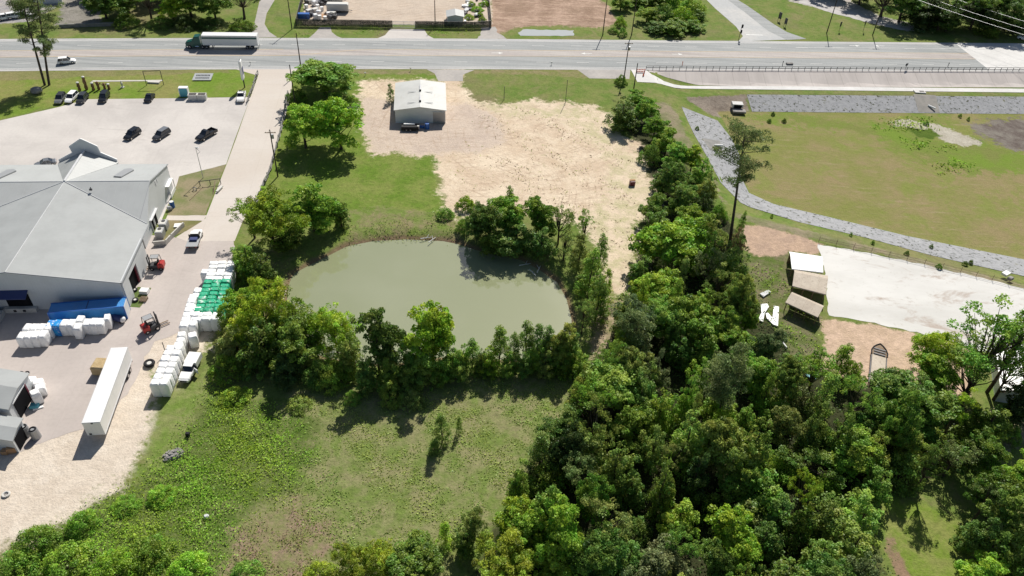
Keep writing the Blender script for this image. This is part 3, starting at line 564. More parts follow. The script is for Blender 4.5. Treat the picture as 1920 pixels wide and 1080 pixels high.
for v in range(5):
    lb = [((x*rnd.uniform(.7, 1.12), y*rnd.uniform(.7, 1.12), z), rnd.uniform(.9, 1.7)) for x, y, z in shell(19, 2.9, 2.9, 1.3, 7.6, -.85, .45)]
    cl = sprays(lb, 7.5, .28, .6)
    proto('broad', v, 8.4, 9.2, clumps_to_mesh('crown', cl, 27, .29, .65, jit=.55), mesh_of(trunk_mb(7, .24, [c[0] for c in lb[:9]]), 'trunk', 'bark'))
    lb = [((x, y, z), rnd.uniform(.6, 1.15)) for x, y, z in shell(17, 3.3, 3.3, 3.0, 9.0, -.5, .5)]
    cl = sprays(lb, 9.5, .22, .5)
    proto('airy', v, 8.6, 9.8, clumps_to_mesh('crown', cl, 22, .25, .5), mesh_of(trunk_mb(8, .26, [c[0] for c in lb]+[c[0] for c in cl[:18]]), 'trunk', 'bark'))
    # vine smothered tree: draped shoulders stepping down to the ground
    lb = []; tops = [(0, 0, rnd.uniform(6.8, 7.8))]+[(rnd.uniform(-1.7, 1.7), rnd.uniform(-1.7, 1.7), rnd.uniform(3.5, 6.3)) for _ in range(5)]
    for (x, y, z) in tops:
        zz = z
        while zz > .4: f = 1-zz/(z+.6); lb.append(((x+rnd.uniform(-.3, .3), y+rnd.uniform(-.3, .3), zz), rnd.uniform(.7, .95)+.75*f)); zz -= rnd.uniform(1.1, 1.6)
    cl = sprays(lb, 5.2, .26, .52, 1.35, .15)
    proto('vine', v, 6.6, 9.0, clumps_to_mesh('crown', cl, 27, .26, .75, jit=.42), mesh_of(trunk_mb(6.8, .2, [c[0] for c in lb[:5]]), 'trunk', 'bark'))
    cl = []
    for i in range(90):
        a = rnd.uniform(0, 6.283); q = math.sqrt(rnd.random()); x, y = 2.8*q*math.cos(a), 2.8*q*math.sin(a)
        cl.append(((x, y, .2+2.5*(1-q*q)*rnd.uniform(.35, 1.15)), rnd.uniform(.28, .6), .9))
    proto('shrub', v, 6.2, 3.3, clumps_to_mesh('crown', cl, 22, .23, .65, jit=.55), mesh_of(trunk_mb(2.0, .1, [c[0] for c in cl[:6]]), 'trunk', 'bark'))
    cl = []
    for i in range(130):
        z = rnd.uniform(.3, 8.3); rr = 1.45*(1-z/9.3)**.7*rnd.uniform(.4, 1.2)+.08; a = rnd.uniform(0, 6.283)
        cl.append(((rr*math.cos(a), rr*math.sin(a), z), rnd.uniform(.18, .40), 1.4))
    cl.append(((0, 0, 8.7), .28, 1.8))
    proto('upright', v, 3.6, 9.1, clumps_to_mesh('crown', cl, 34, .21, .5, jit=.5), mesh_of(trunk_mb(8.3, .13, [c[0] for c in cl[:8]]), 'trunk', 'bark'))
    lb = [((x, y, z), rnd.uniform(.8, 1.3)) for x, y, z in shell(24, 2.9, 2.9, 1.4, 8.4, -.85, .4)]
    cl = sprays(lb, 9, .24, .52, 1.6)
    proto('willow', v, 8.0, 9.6, clumps_to_mesh('crown', cl, 38, .34, .28, upw=.1, jit=.9), mesh_of(trunk_mb(7, .2, [c[0] for c in lb[:14]]), 'trunk', 'bark'))
def pine_proto(seed, H, lean, spread, low=.45, n=26, r0=.36):
    rnd.seed(seed); cl = []; lims = []
    for i in range(n):
        f = low+(1-low)*(i/n); a = rnd.uniform(0, 6.283); L = spread*(.45+.75*math.sin(math.pi*min(1, (f-low)/(1-low)*.78+.12)))*rnd.uniform(.6, 1.1)
        bx, by, z = lean[0]*f, lean[1]*f, H*f; e = (bx+L*math.cos(a), by+L*math.sin(a), z+L*.22); lims.append(((bx, by, z-.3), e))
        for q in (1.0, .85, .68, .5, .35):
            if rnd.random() < .92: cl.append(((bx+L*q*math.cos(a)+rnd.uniform(-.5, .5), by+L*q*math.sin(a)+rnd.uniform(-.5, .5), z+L*.22*q+rnd.uniform(0, .5)), rnd.uniform(.55, 1.05), .8))
    m = MB(); k_ = 8
    for i in range(k_): m.tube((lean[0]*i/k_, lean[1]*i/k_, H*i/k_-(.4 if i == 0 else 0)), (lean[0]*(i+1)/k_, lean[1]*(i+1)/k_, H*(i+1)/k_), r0*(1-i/k_*.8), r0*(1-(i+1)/k_*.8), 9)
    for a_, b_ in lims: m.tube(a_, b_, .09, .03, 5)
    return clumps_to_mesh('crown', cl, 12, .38, .36, upw=.3, jit=.9), mesh_of(m, 'trunk', 'bark')

KNAME = dict(broad='leafy_tree', airy='thin_crowned_tree', vine='vine_covered_tree', shrub='bush', upright='young_upright_tree', willow='willow_tree', pine='pine_tree')
KDESC = dict(broad='broad leafy tree', airy='thin-crowned tree', vine='vine-smothered tree', shrub='bushy mound', upright='narrow young tree', willow='feathery willow')
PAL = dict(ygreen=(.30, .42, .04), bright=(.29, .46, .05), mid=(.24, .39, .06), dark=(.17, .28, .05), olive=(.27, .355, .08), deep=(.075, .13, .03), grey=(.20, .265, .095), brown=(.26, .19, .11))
PDESC = dict(ygreen='yellow-green', bright='bright green', mid='mid green', dark='dark green', olive='olive green', deep='very dark green', grey='greyish green', brown='brownish')
PLANTS = []; _used = {}
def plant(kind, u, v, wpx, h, pal, zb=0.0, base=None, label=None, area=None, cat=None):
    "crown centre seen at (u,v), crown width in photo pixels, height in metres"
    if base is None: p = U(u, v, h*.55); wm = 1.08*wpx/ppm(u, v, h*.55)
    else: p = U(*base); wm = wpx/ppm(*base)
    w0, h0, cm, tm = PROTO[kind][rnd.randrange(5)]
    z = gz(p[0], p[1]); o = thing(KNAME[kind], None, 'bush' if kind == 'shrub' else 'tree', (p[0], p[1], z), rnd.uniform(0, 6.283))
    s = wm/w0; o.scale = (s*rnd.uniform(.93, 1.07), s*rnd.uniform(.93, 1.07), h/h0)
    c = bpy.data.objects.new('crown', cm); col.objects.link(c); c.parent = o
    b = PAL[pal]; j = rnd.uniform(.82, 1.2); c.color = (b[0]*j*rnd.uniform(.9, 1.12), b[1]*j, b[2]*j*rnd.uniform(.8, 1.2), 1)
    t = bpy.data.objects.new('trunk', tm); col.objects.link(t); t.parent = o
    PLANTS.append([o, kind, pal, p, u, v, area, label, h, wm]); return o
B_, A_, V_, S_, C_, W_ = 'broad', 'airy', 'vine', 'shrub', 'upright', 'willow'
north = 'beyond the highway'
for a in [(B_,190,2,80,10,'dark'),(B_,232,-8,95,11,'dark'),(A_,275,2,80,11,'mid'),(B_,318,4,70,10,'bright'),(B_,352,-4,90,11,'dark'),(B_,398,4,70,10,'dark'),(A_,452,0,80,11,'deep'),(B_,205,-45,120,12,'dark'),(B_,330,-45,120,12,'dark'),(S_,235,34,50,4,'dark'),(S_,300,38,50,3,'dark'),(S_,455,45,46,2.5,'mid')]:
    plant(*a, area=north)
for a in [(S_,345,40,50,3.5,'deep'),(S_,390,40,45,3,'deep')]: plant(*a, area=north)
mid_ = 'between the drive and the pond'
def plant_bt(kind, u, vb, vt, wpx, pal, area, z=0.0):
    "by foot point and top line"
    vb = vt+.68*(vb-vt)
    b = U(u, vb); hs = np.arange(2, 26, .25); h = min(hs, key=lambda q: abs(PX(b+[0, 0, q])[1]-vt)); return plant(kind, u, vb-(vb-vt)*.55, wpx*(1.2 if kind in 'broad willow vine' else 1.08), float(h)*1.04, pal, base=(u, vb), area=area)
for a in [(B_,612,212,112,122,'mid'),(B_,574,312,204,88,'bright'),(B_,640,322,190,96,'bright'),(S_,556,200,165,40,'dark'),(S_,660,205,180,36,'mid')]: plant_bt(*a, mid_)
plant_bt(C_, 733, 205, 157, 17, 'dark', 'beside the metal shed')
pond = 'around the pond'
for a in [(W_,515,505,368,112,'ygreen'),(A_,478,480,375,70,'olive'),(B_,590,468,358,84,'bright'),(B_,555,470,385,60,'mid'),(V_,640,452,367,42,'dark'),(V_,470,548,450,62,'mid'),(V_,498,560,470,50,'dark'),(B_,545,490,420,66,'dark'),
    (W_,505,690,545,112,'ygreen'),(W_,565,690,565,84,'ygreen'),(B_,460,650,545,72,'bright'),(V_,500,725,590,92,'dark'),(B_,560,725,610,92,'dark'),(V_,450,705,610,76,'olive'),(S_,432,640,590,46,'olive'),(W_,632,700,575,96,'ygreen'),(S_,640,725,678,60,'mid'),(S_,600,730,680,60,'dark'),(V_,545,735,640,70,'deep'),(S_,425,720,670,66,'mid'),
    (B_,712,752,594,80,'dark'),(V_,690,755,650,60,'dark'),(V_,735,755,665,56,'mid'),(B_,812,740,570,98,'bright'),(V_,790,745,630,70,'mid'),(V_,838,735,640,56,'mid'),(S_,760,745,695,50,'olive'),(V_,868,722,645,42,'mid'),(C_,886,720,636,40,'mid'),(V_,915,722,650,44,'bright'),
    (C_,936,715,612,46,'dark'),(C_,962,710,622,30,'olive'),(C_,984,712,598,42,'dark'),(C_,1004,714,606,40,'dark'),(V_,1004,722,636,46,'mid'),(C_,1024,712,610,42,'dark'),(B_,1050,712,612,58,'olive'),(V_,1038,720,640,50,'dark'),(C_,1070,708,625,42,'mid'),(V_,1064,720,650,48,'dark'),
    (C_,1102,600,468,52,'mid'),(C_,1116,640,520,50,'dark'),(C_,1130,610,505,36,'bright'),(A_,1090,655,560,48,'olive'),(V_,1098,560,500,40,'dark'),(C_,1084,530,440,42,'olive'),(C_,1122,540,440,36,'mid'),(A_,1094,490,398,44,'mid'),(A_,1046,490,388,62,'olive'),(B_,1004,480,378,64,'mid'),
    (B_,950,475,372,78,'mid'),(C_,953,450,350,30,'mid'),(V_,898,478,368,50,'dark'),(B_,918,485,385,66,'dark'),(V_,968,495,410,74,'dark'),(V_,1014,505,425,56,'dark'),(V_,930,490,410,60,'dark'),(S_,872,400,368,38,'bright'),(S_,868,440,412,32,'mid'),(A_,1056,510,440,60,'dark'),(S_,835,415,390,34,'mid'),(V_,662,735,620,56,'olive'),(V_,765,738,640,50,'dark'),(V_,855,735,655,46,'mid'),(V_,902,728,650,36,'dark'),(V_,950,726,655,38,'mid'),(V_,982,728,655,38,'dark'),(V_,1020,728,655,40,'olive'),(S_,620,735,690,60,'mid'),(S_,735,765,715,50,'olive'),(V_,1085,725,650,50,'mid')]:
    plant_bt(*a, pond)
field = 'in the rough field'
plant(C_, 828, 800, 40, 7, 'dark', area=field); plant(C_, 861, 795, 14, 4, 'dark', area=field); plant(C_, 815, 835, 26, 3, 'dark', area=field)
for a in [(S_,300,925,55,1.8,'bright'),(S_,235,945,55,1.5,'bright'),(S_,150,975,60,3,'bright'),(S_,60,1010,80,3.5,'mid'),(S_,120,1050,100,3.5,'bright'),(S_,20,1060,80,4,'mid'),(S_,280,1030,80,3,'mid'),(S_,350,1060,80,3.2,'bright'),(S_,210,1060,90,3,'bright'),(S_,460,1070,60,2.5,'mid'),(S_,440,740,60,2,'bright'),(S_,560,755,50,1.5,'olive'),(S_,770,745,50,2.6,'olive'),(S_,660,742,36,2,'mid')]:
    plant(*a, area=field)
low_ = 'along the bottom of the woods'
for a in [(B_,975,968,100,8,'bright'),(B_,985,1000,110,8,'bright'),(W_,945,1048,130,8,'ygreen'),(B_,775,1056,115,6,'dark'),(V_,868,1010,52,7,'dark'),(C_,835,1000,34,6,'bright'),(W_,655,1052,70,6,'ygreen'),(W_,715,1050,80,5,'ygreen'),(S_,600,1075,70,3,'ygreen'),(W_,890,985,50,7,'olive')]: plant(*a, area=low_)
strip_ = 'in the hedge strip beside the dirt lot'
for a in [(V_,1168,208,66,9,'dark'),(B_,1198,186,50,6,'mid'),(B_,1212,205,54,7,'mid'),(S_,1165,148,26,3,'dark'),(B_,1228,240,56,7,'mid'),(B_,1252,262,58,7,'mid'),(S_,1222,285,50,5,'dark'),(B_,1270,290,60,8,'mid'),(B_,1300,295,50,7,'bright'),(V_,1240,330,50,7,'dark'),(B_,1268,335,62,9,'dark'),(V_,1318,312,50,8,'mid'),(V_,1332,345,54,9,'olive'),(B_,1230,388,60,7,'dark'),(B_,1280,370,64,9,'dark'),(S_,1350,395,34,4,'mid'),(V_,1318,380,44,10,'deep')]: plant(*a, area=strip_)
woods = 'in the woods'
for a in [(B_,1262,452,150,13,'bright'),(B_,1215,455,60,8,'bright'),(V_,1383,448,34,8,'brown'),(C_,1390,425,24,9,'mid'),(B_,1232,535,88,9,'bright'),(S_,1335,430,70,6,'olive'),(A_,1350,535,70,10,'olive'),(V_,1390,520,40,7,'mid'),(B_,1402,600,50,6,'bright'),(A_,1190,610,90,12,'grey'),(B_,1300,600,110,11,'mid'),(V_,1320,640,90,9,'mid'),(B_,1385,640,80,8,'mid'),(B_,1155,735,140,12,'mid'),(V_,1240,765,80,12,'mid'),(A_,1345,720,100,12,'grey'),(C_,1015,840,60,8,'dark'),(A_,1085,890,90,11,'grey'),(V_,1155,870,90,13,'olive'),(V_,1290,820,90,13,'mid'),(A_,1130,980,120,12,'olive'),(B_,1360,1010,120,10,'bright'),(B_,1410,700,80,9,'mid'),(C_,1550,740,60,12,'mid'),(V_,1490,680,60,6,'mid'),(V_,1440,920,120,10,'mid'),(V_,1560,960,110,9,'olive'),(V_,1540,1040,90,9,'mid'),(B_,1600,850,120,9,'mid')]: plant(*a, area=woods)
east = 'on the right beside the boat plot'
for a in [(C_,1582,672,46,8,'bright'),(W_,1600,700,50,5,'ygreen'),(A_,1835,700,150,13,'mid'),(A_,1895,700,90,12,'mid'),(W_,1762,668,110,10,'ygreen'),(B_,1745,700,100,8,'bright'),(B_,1690,730,120,9,'dark'),(B_,1740,770,130,9,'dark'),(V_,1860,790,110,9,'dark'),(B_,1900,760,80,8,'deep'),(S_,1900,810,40,3,'mid'),(B_,1905,890,90,10,'bright'),(A_,1790,860,80,8,'grey'),(B_,1700,830,80,7,'olive'),(A_,1850,940,80,9,'grey'),(B_,1900,975,110,12,'dark'),(B_,1850,1075,100,6,'bright'),(B_,1835,850,90,9,'dark'),(B_,1640,780,90,8,'dark'),(V_,1920,1050,90,10,'dark'),(V_,1845,1000,80,9,'dark'),(V_,1650,905,70,9,'mid'),(B_,1880,930,90,10,'dark')]: plant(*a, area=east)
plant_bt(A_, 1812, 810, 585, 170, 'mid', east); plant_bt(A_, 1900, 800, 640, 90, 'mid', east); plant_bt(A_, 1850, 800, 600, 110, 'mid', east)
# the mass of the woods: one plant at a time, spaced so crowns overlap
def inside(poly, x, y):
    c = False; n = len(poly)
    for i in range(n):
        (ax, ay), (bx, by) = poly[i], poly[(i+1) % n]
        if (ay > y) != (by > y) and x < (bx-ax)*(y-ay)/(by-ay)+ax: c = not c
    return c
WOOD = [(1195,430),(1240,400),(1330,400),(1385,500),(1400,560),(1415,625),(1490,665),(1560,700),(1640,745),(1760,760),(1860,790),(1880,840),(1760,880),(1640,870),(1610,920),(1640,1000),(1660,1100),(1000,1100),(1010,1000),(960,900),(1040,800),(1090,700),(1150,620),(1190,540)]
pts = [(q[4], q[5], q[9]) for q in PLANTS]; tries = 0; added = 0
while tries < 9000 and added < 150:
    tries += 1; u, v = rnd.uniform(960, 1880), rnd.uniform(400, 1100)
    if not inside(WOOD, u, v) or (1405 < u < 1480 and 530 < v < 640): continue
    f = .60+(v-400)/700*.55; need = 50*f
    if any(math.hypot(u-a, (v-b)*1.15) < need for a, b, c_ in pts): continue
    kd = rnd.choices([B_, V_, A_, S_, C_], [4, 6, 2, 3, 1.0])[0]; wpx = rnd.uniform(60, 125)*f; h = rnd.uniform(7, 14)
    if kd == C_: wpx *= .5; h = rnd.uniform(8, 12)
    if kd == S_: h = rnd.uniform(3, 5.5)
    if kd == V_: wpx *= .85
    pal = rnd.choices(['mid', 'dark', 'olive', 'bright', 'grey', 'deep'], [5, 4, 3, 1.5, 1, 1])[0]
    plant(kd, u, v, wpx, h, pal, area=woods); pts.append((u, v, 0)); added += 1
# north-east forest edge and the thicket by the side road
for (u, v, w_, h) in [(1662,2,80,10),(1700,0,90,14),(1745,10,90,13),(1790,12,90,13),(1835,16,90,13),(1880,18,95,13),(1925,22,95,13),(1770,26,80,10),(1860,32,80,10),(1690,-40,110,14),(1760,-35,110,15),(1830,-25,110,15),(1900,-15,110,15),(1780,40,60,6),(1850,46,60,6),(1620,-20,80,10),(1560,-40,80,11),(1500,-50,80,11),(1720,32,50,5),(1905,50,50,5)]:
    plant(rnd.choice([B_, B_, V_, A_]), u, v, w_, h, rnd.choice(['deep', 'dark', 'deep', 'deep', 'dark']), area='in the dark wood beyond the highway')  # leaf colours picked darker to paint in the shaded sides of these trees
for (u, v, w_, h) in [(1165,4,50,5),(1195,-10,60,6),(1230,-5,70,7),(1268,-8,70,7),(1300,8,60,6),(1245,22,60,6),(1282,28,60,6),(1262,46,60,5),(1300,44,50,4.5),(1235,48,50,4),(1312,24,40,4),(1214,26,50,5),(1165,38,24,3.5),(1168,58,18,3),(1150,55,20,2)]:
    plant(rnd.choice([B_, V_, S_]), u, v, w_, h, rnd.choice(['mid', 'dark', 'mid', 'bright']), area='in the thicket by the side road')
# small bushes on the riprap, by the drive and along fences
for (u, v, w_) in [(1456,192,8),(1449,205,9),(1477,205,9),(1346,265,10),(1810,196,7),(1826,202,6),(1746,210,12),(1310,228,8),(1762,498,12),(1703,470,10),(1815,485,12),(1640,448,8),(1755,445,8),(1827,480,10),(1600,430,6),(1385,330,10),(1450,397,6)]:
    plant(S_, u, v, w_, 1.2, rnd.choice(['dark', 'mid']), area='on the grey stone bank')
# special pines
def pine(name_label, base, top, H, spread, low, n, seed, pal, r0, area):
    b = U(*base); tp = None; best = 1e9
    for lx in np.arange(-9, 9, .5):
        for ly in np.arange(-9, 9.1, 1.5):
            q = PX(b+[lx, ly, H]); e = math.hypot(q[0]-top[0], q[1]-top[1])+.3*math.hypot(lx, ly)
            if e < best: best, tp = e, (lx, ly)
    cm, tm = pine_proto(seed, H, tp, spread, low, n, r0); o = thing('pine_tree', name_label, 'tree', (b[0], b[1], gz(b[0], b[1])))
    c = bpy.data.objects.new('crown', cm); col.objects.link(c); c.parent = o; c.color = (*PAL[pal], 1)
    t = bpy.data.objects.new('trunk', tm); col.objects.link(t); t.parent = o; return o
pine('tall lone pine with long bare trunk and open round crown above the detention basin', (1365, 478), (1398, 232), 27, 4.3, .56, 25, 11, 'grey', .38, 0)
pine('tall leaning pine at the car park corner, the left one of the pair', (84, 160), (34, -30), 25, 4.2, .42, 24, 12, 'grey', .34, 0)
pine('tall pine at the car park corner, the straighter right one of the pair', (92, 160), (66, -30), 24, 4.4, .3, 30, 13, 'grey', .34, 0)
pine('slim dead-looking pine with thin grey needles near the sand path', (1187, 700), (1196, 590), 13, 1.9, .25, 24, 14, 'grey', .15, 0)
pine('slim dark trunked pine rising among the vine-covered trees of the woods', (1333, 850), (1372, 660), 17, 2.6, .5, 18, 15, 'grey', .2, 0)
rnd.seed(99)
LM = [('the pond centre', (800, 560)), ('the tall lone pine', (1365, 478)), ('the three shelters', (1515, 520)), ('the boat', (1648, 690)), ('the metal shed', (787, 215)), ('the long bale stack', (400, 540)), ('the bottom right meadow', (1740, 1010)),
      ('the red dumpster', (1185, 343)), ('the sand path', (1130, 610)), ('the bottom edge middle', (1000, 1080)), ('the side road corner', (1390, 60)), ('the white pickup', (355, 700)), ('the small field sapling', (828, 820)), ('the white sheets', (1440, 590)), ('the grey rubble pile', (322, 853)), ('the bottom left corner', (20, 1070)), ('the culvert box', (1382, 192)), ('the big vine trees', (1290, 820)), ('the semi truck', (430, 80)), ('the top right corner', (1900, 40)), ('the white pad', (1700, 540)), ('the right edge meadow', (1890, 850)), ('the lower woods edge', (1400, 1060)), ('the woods centre', (1480, 800))]
LMW = [(n, U(*p)) for n, p in LM]; cnt = {}
for q in PLANTS:
    li = min(range(len(LMW)), key=lambda i: np.hypot(*(LMW[i][1][:2]-q[3][:2]))); key = (q[1], q[2], li); cnt.setdefault(key, []).append(q)
for (kd, pal, li), L in cnt.items():
    L.sort(key=lambda q: np.hypot(*(LMW[li][1][:2]-q[3][:2])))
    for i, q in enumerate(L):
        o = q[0]; d = f"{PDESC[pal]} {KDESC[kd]}"
        o['label'] = (f"{d}, the {ORD[i]} to {LMW[li][0]}" if len(L) > 1 else f"{d} near {LMW[li][0]}, alone there"); o['group'] = 'trees and bushes '+q[6]
# ground cover: weeds and brush nobody could count
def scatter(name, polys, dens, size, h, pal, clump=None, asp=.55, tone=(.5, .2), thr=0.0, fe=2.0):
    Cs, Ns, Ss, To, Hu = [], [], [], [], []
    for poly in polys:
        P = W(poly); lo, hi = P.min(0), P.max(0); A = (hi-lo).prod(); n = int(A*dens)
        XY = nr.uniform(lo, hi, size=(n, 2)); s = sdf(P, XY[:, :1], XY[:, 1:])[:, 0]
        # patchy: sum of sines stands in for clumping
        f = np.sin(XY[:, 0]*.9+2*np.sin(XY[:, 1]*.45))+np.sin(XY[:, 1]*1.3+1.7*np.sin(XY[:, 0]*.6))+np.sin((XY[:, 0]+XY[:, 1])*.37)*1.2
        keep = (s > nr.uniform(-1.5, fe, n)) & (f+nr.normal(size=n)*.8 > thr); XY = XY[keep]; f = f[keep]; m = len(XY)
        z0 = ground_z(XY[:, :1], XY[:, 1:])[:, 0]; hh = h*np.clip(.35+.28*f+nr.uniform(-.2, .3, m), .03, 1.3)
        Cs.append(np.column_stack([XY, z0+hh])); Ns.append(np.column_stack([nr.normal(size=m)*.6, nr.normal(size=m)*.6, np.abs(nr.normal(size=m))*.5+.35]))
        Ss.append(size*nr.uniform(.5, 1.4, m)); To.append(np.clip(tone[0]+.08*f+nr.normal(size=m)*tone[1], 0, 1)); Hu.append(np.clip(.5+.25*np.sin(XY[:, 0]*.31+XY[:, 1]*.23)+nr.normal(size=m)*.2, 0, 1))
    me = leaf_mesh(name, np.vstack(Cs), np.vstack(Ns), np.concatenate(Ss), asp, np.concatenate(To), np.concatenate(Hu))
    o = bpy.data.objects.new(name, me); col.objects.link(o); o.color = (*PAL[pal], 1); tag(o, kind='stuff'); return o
tag(scatter('weeds', [[(-60,1110),(30,1030),(120,975),(240,910),(310,850),(350,785),(395,715),(440,735),(560,780),(600,850),(540,930),(450,970),(420,1110)]], 42, .26, .55, 'bright', thr=-2.8, tone=(.58,.11), asp=.65, fe=8.0), 'knee-high leafy green weeds covering the slope beside the gravel', 'weeds')
tag(scatter('dry_grass', [[(560,740),(700,745),(880,725),(1080,715),(1060,790),(980,900),(930,985),(700,1100),(420,1110),(460,960),(560,900)]], 14, .26, .13, 'olive', thr=-.9, asp=.6, tone=(.66,.10)), 'patchy olive grass tufts across the open rough field', 'grass')
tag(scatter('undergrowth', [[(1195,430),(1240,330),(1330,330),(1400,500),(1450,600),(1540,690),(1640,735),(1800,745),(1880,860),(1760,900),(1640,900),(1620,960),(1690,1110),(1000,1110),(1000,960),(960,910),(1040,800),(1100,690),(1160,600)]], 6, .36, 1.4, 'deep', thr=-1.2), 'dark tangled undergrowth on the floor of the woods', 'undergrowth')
tag(scatter('pond_bank_weeds', [[(640,430),(840,395),(870,430),(850,452),(760,447),(655,458)],[(545,500),(520,560),(530,640),(600,690),(700,700),(900,690),(1060,680),(1090,600),(1070,540),(1050,510),(1085,500),(1120,560),(1110,700),(900,730),(600,735),(450,720),(480,500)]], 9, .30, .8, 'olive', thr=-.8), 'rough green weeds on the pond bank', 'weeds')
tag(scatter('brush_pile_stalks', [[(450,990),(560,955),(620,1000),(560,1100),(430,1100)]], 14, .32, .7, 'brown', thr=-1.0, asp=.25), 'brown dead brush stalks at the lower edge of the field', 'dead brush')
tag(scatter('clearing_tufts', [[(835,330),(960,380),(1120,470),(1185,470),(1200,300),(1150,230),(960,200),(880,170),(890,240)],[(870,170),(1150,190),(1150,225),(900,200)]], 1.0, .34, .15, 'olive', thr=1.5, tone=(.6,.1)), 'sparse green tufts dotted over the pale dirt lot', 'grass')
tag(scatter('twigs', [[(832,290),(960,380),(1120,470),(1140,540),(1185,540),(1200,400),(1220,330),(1150,230),(960,200),(880,195),(940,290)]], .9, .7, .12, 'brown', thr=.3, asp=.12, tone=(.25,.15)), 'brown twigs and scraps strewn over the pale dirt lot', 'twigs')
tag(scatter('basin_reeds', [[(1690,235),(1720,240),(1745,240),(1768,256),(1750,264),(1718,258)],[(1765,250),(1800,252),(1810,268),(1770,262)],[(1795,275),(1840,285),(1830,300),(1790,292)],[(1760,285),(1800,285),(1812,305),(1770,308)],[(1660,205),(1760,200),(1762,222),(1700,226),(1640,224)]], 4, .6, .6, 'bright', thr=-1.6), 'bright green reeds in the wet part of the basin', 'reeds')
tag(scatter('right_clearing_weeds', [[(1400,500),(1470,490),(1500,560),(1540,600),(1545,680),(1500,690),(1440,600)],[(1000,905),(1080,860),(1000,990),(940,970)],[(545,70),(578,68),(598,52),(560,50)],[(626,52),(728,52),(715,64),(650,66)],[(800,54),(892,54),(880,68),(815,66)]], 6, .35, .5, 'bright', thr=-.6), 'low green weeds at the edges of the clearings and verges', 'weeds')

# ---------------------------------------------------------------- buildings
def LP(o, d, n):  # local frame helper: origin o, unit vectors d (along) and n (across)
    return lambda u, v, z=0.0: (o[0]+d[0]*u+n[0]*v, o[1]+d[1]*u+n[1]*v, z)
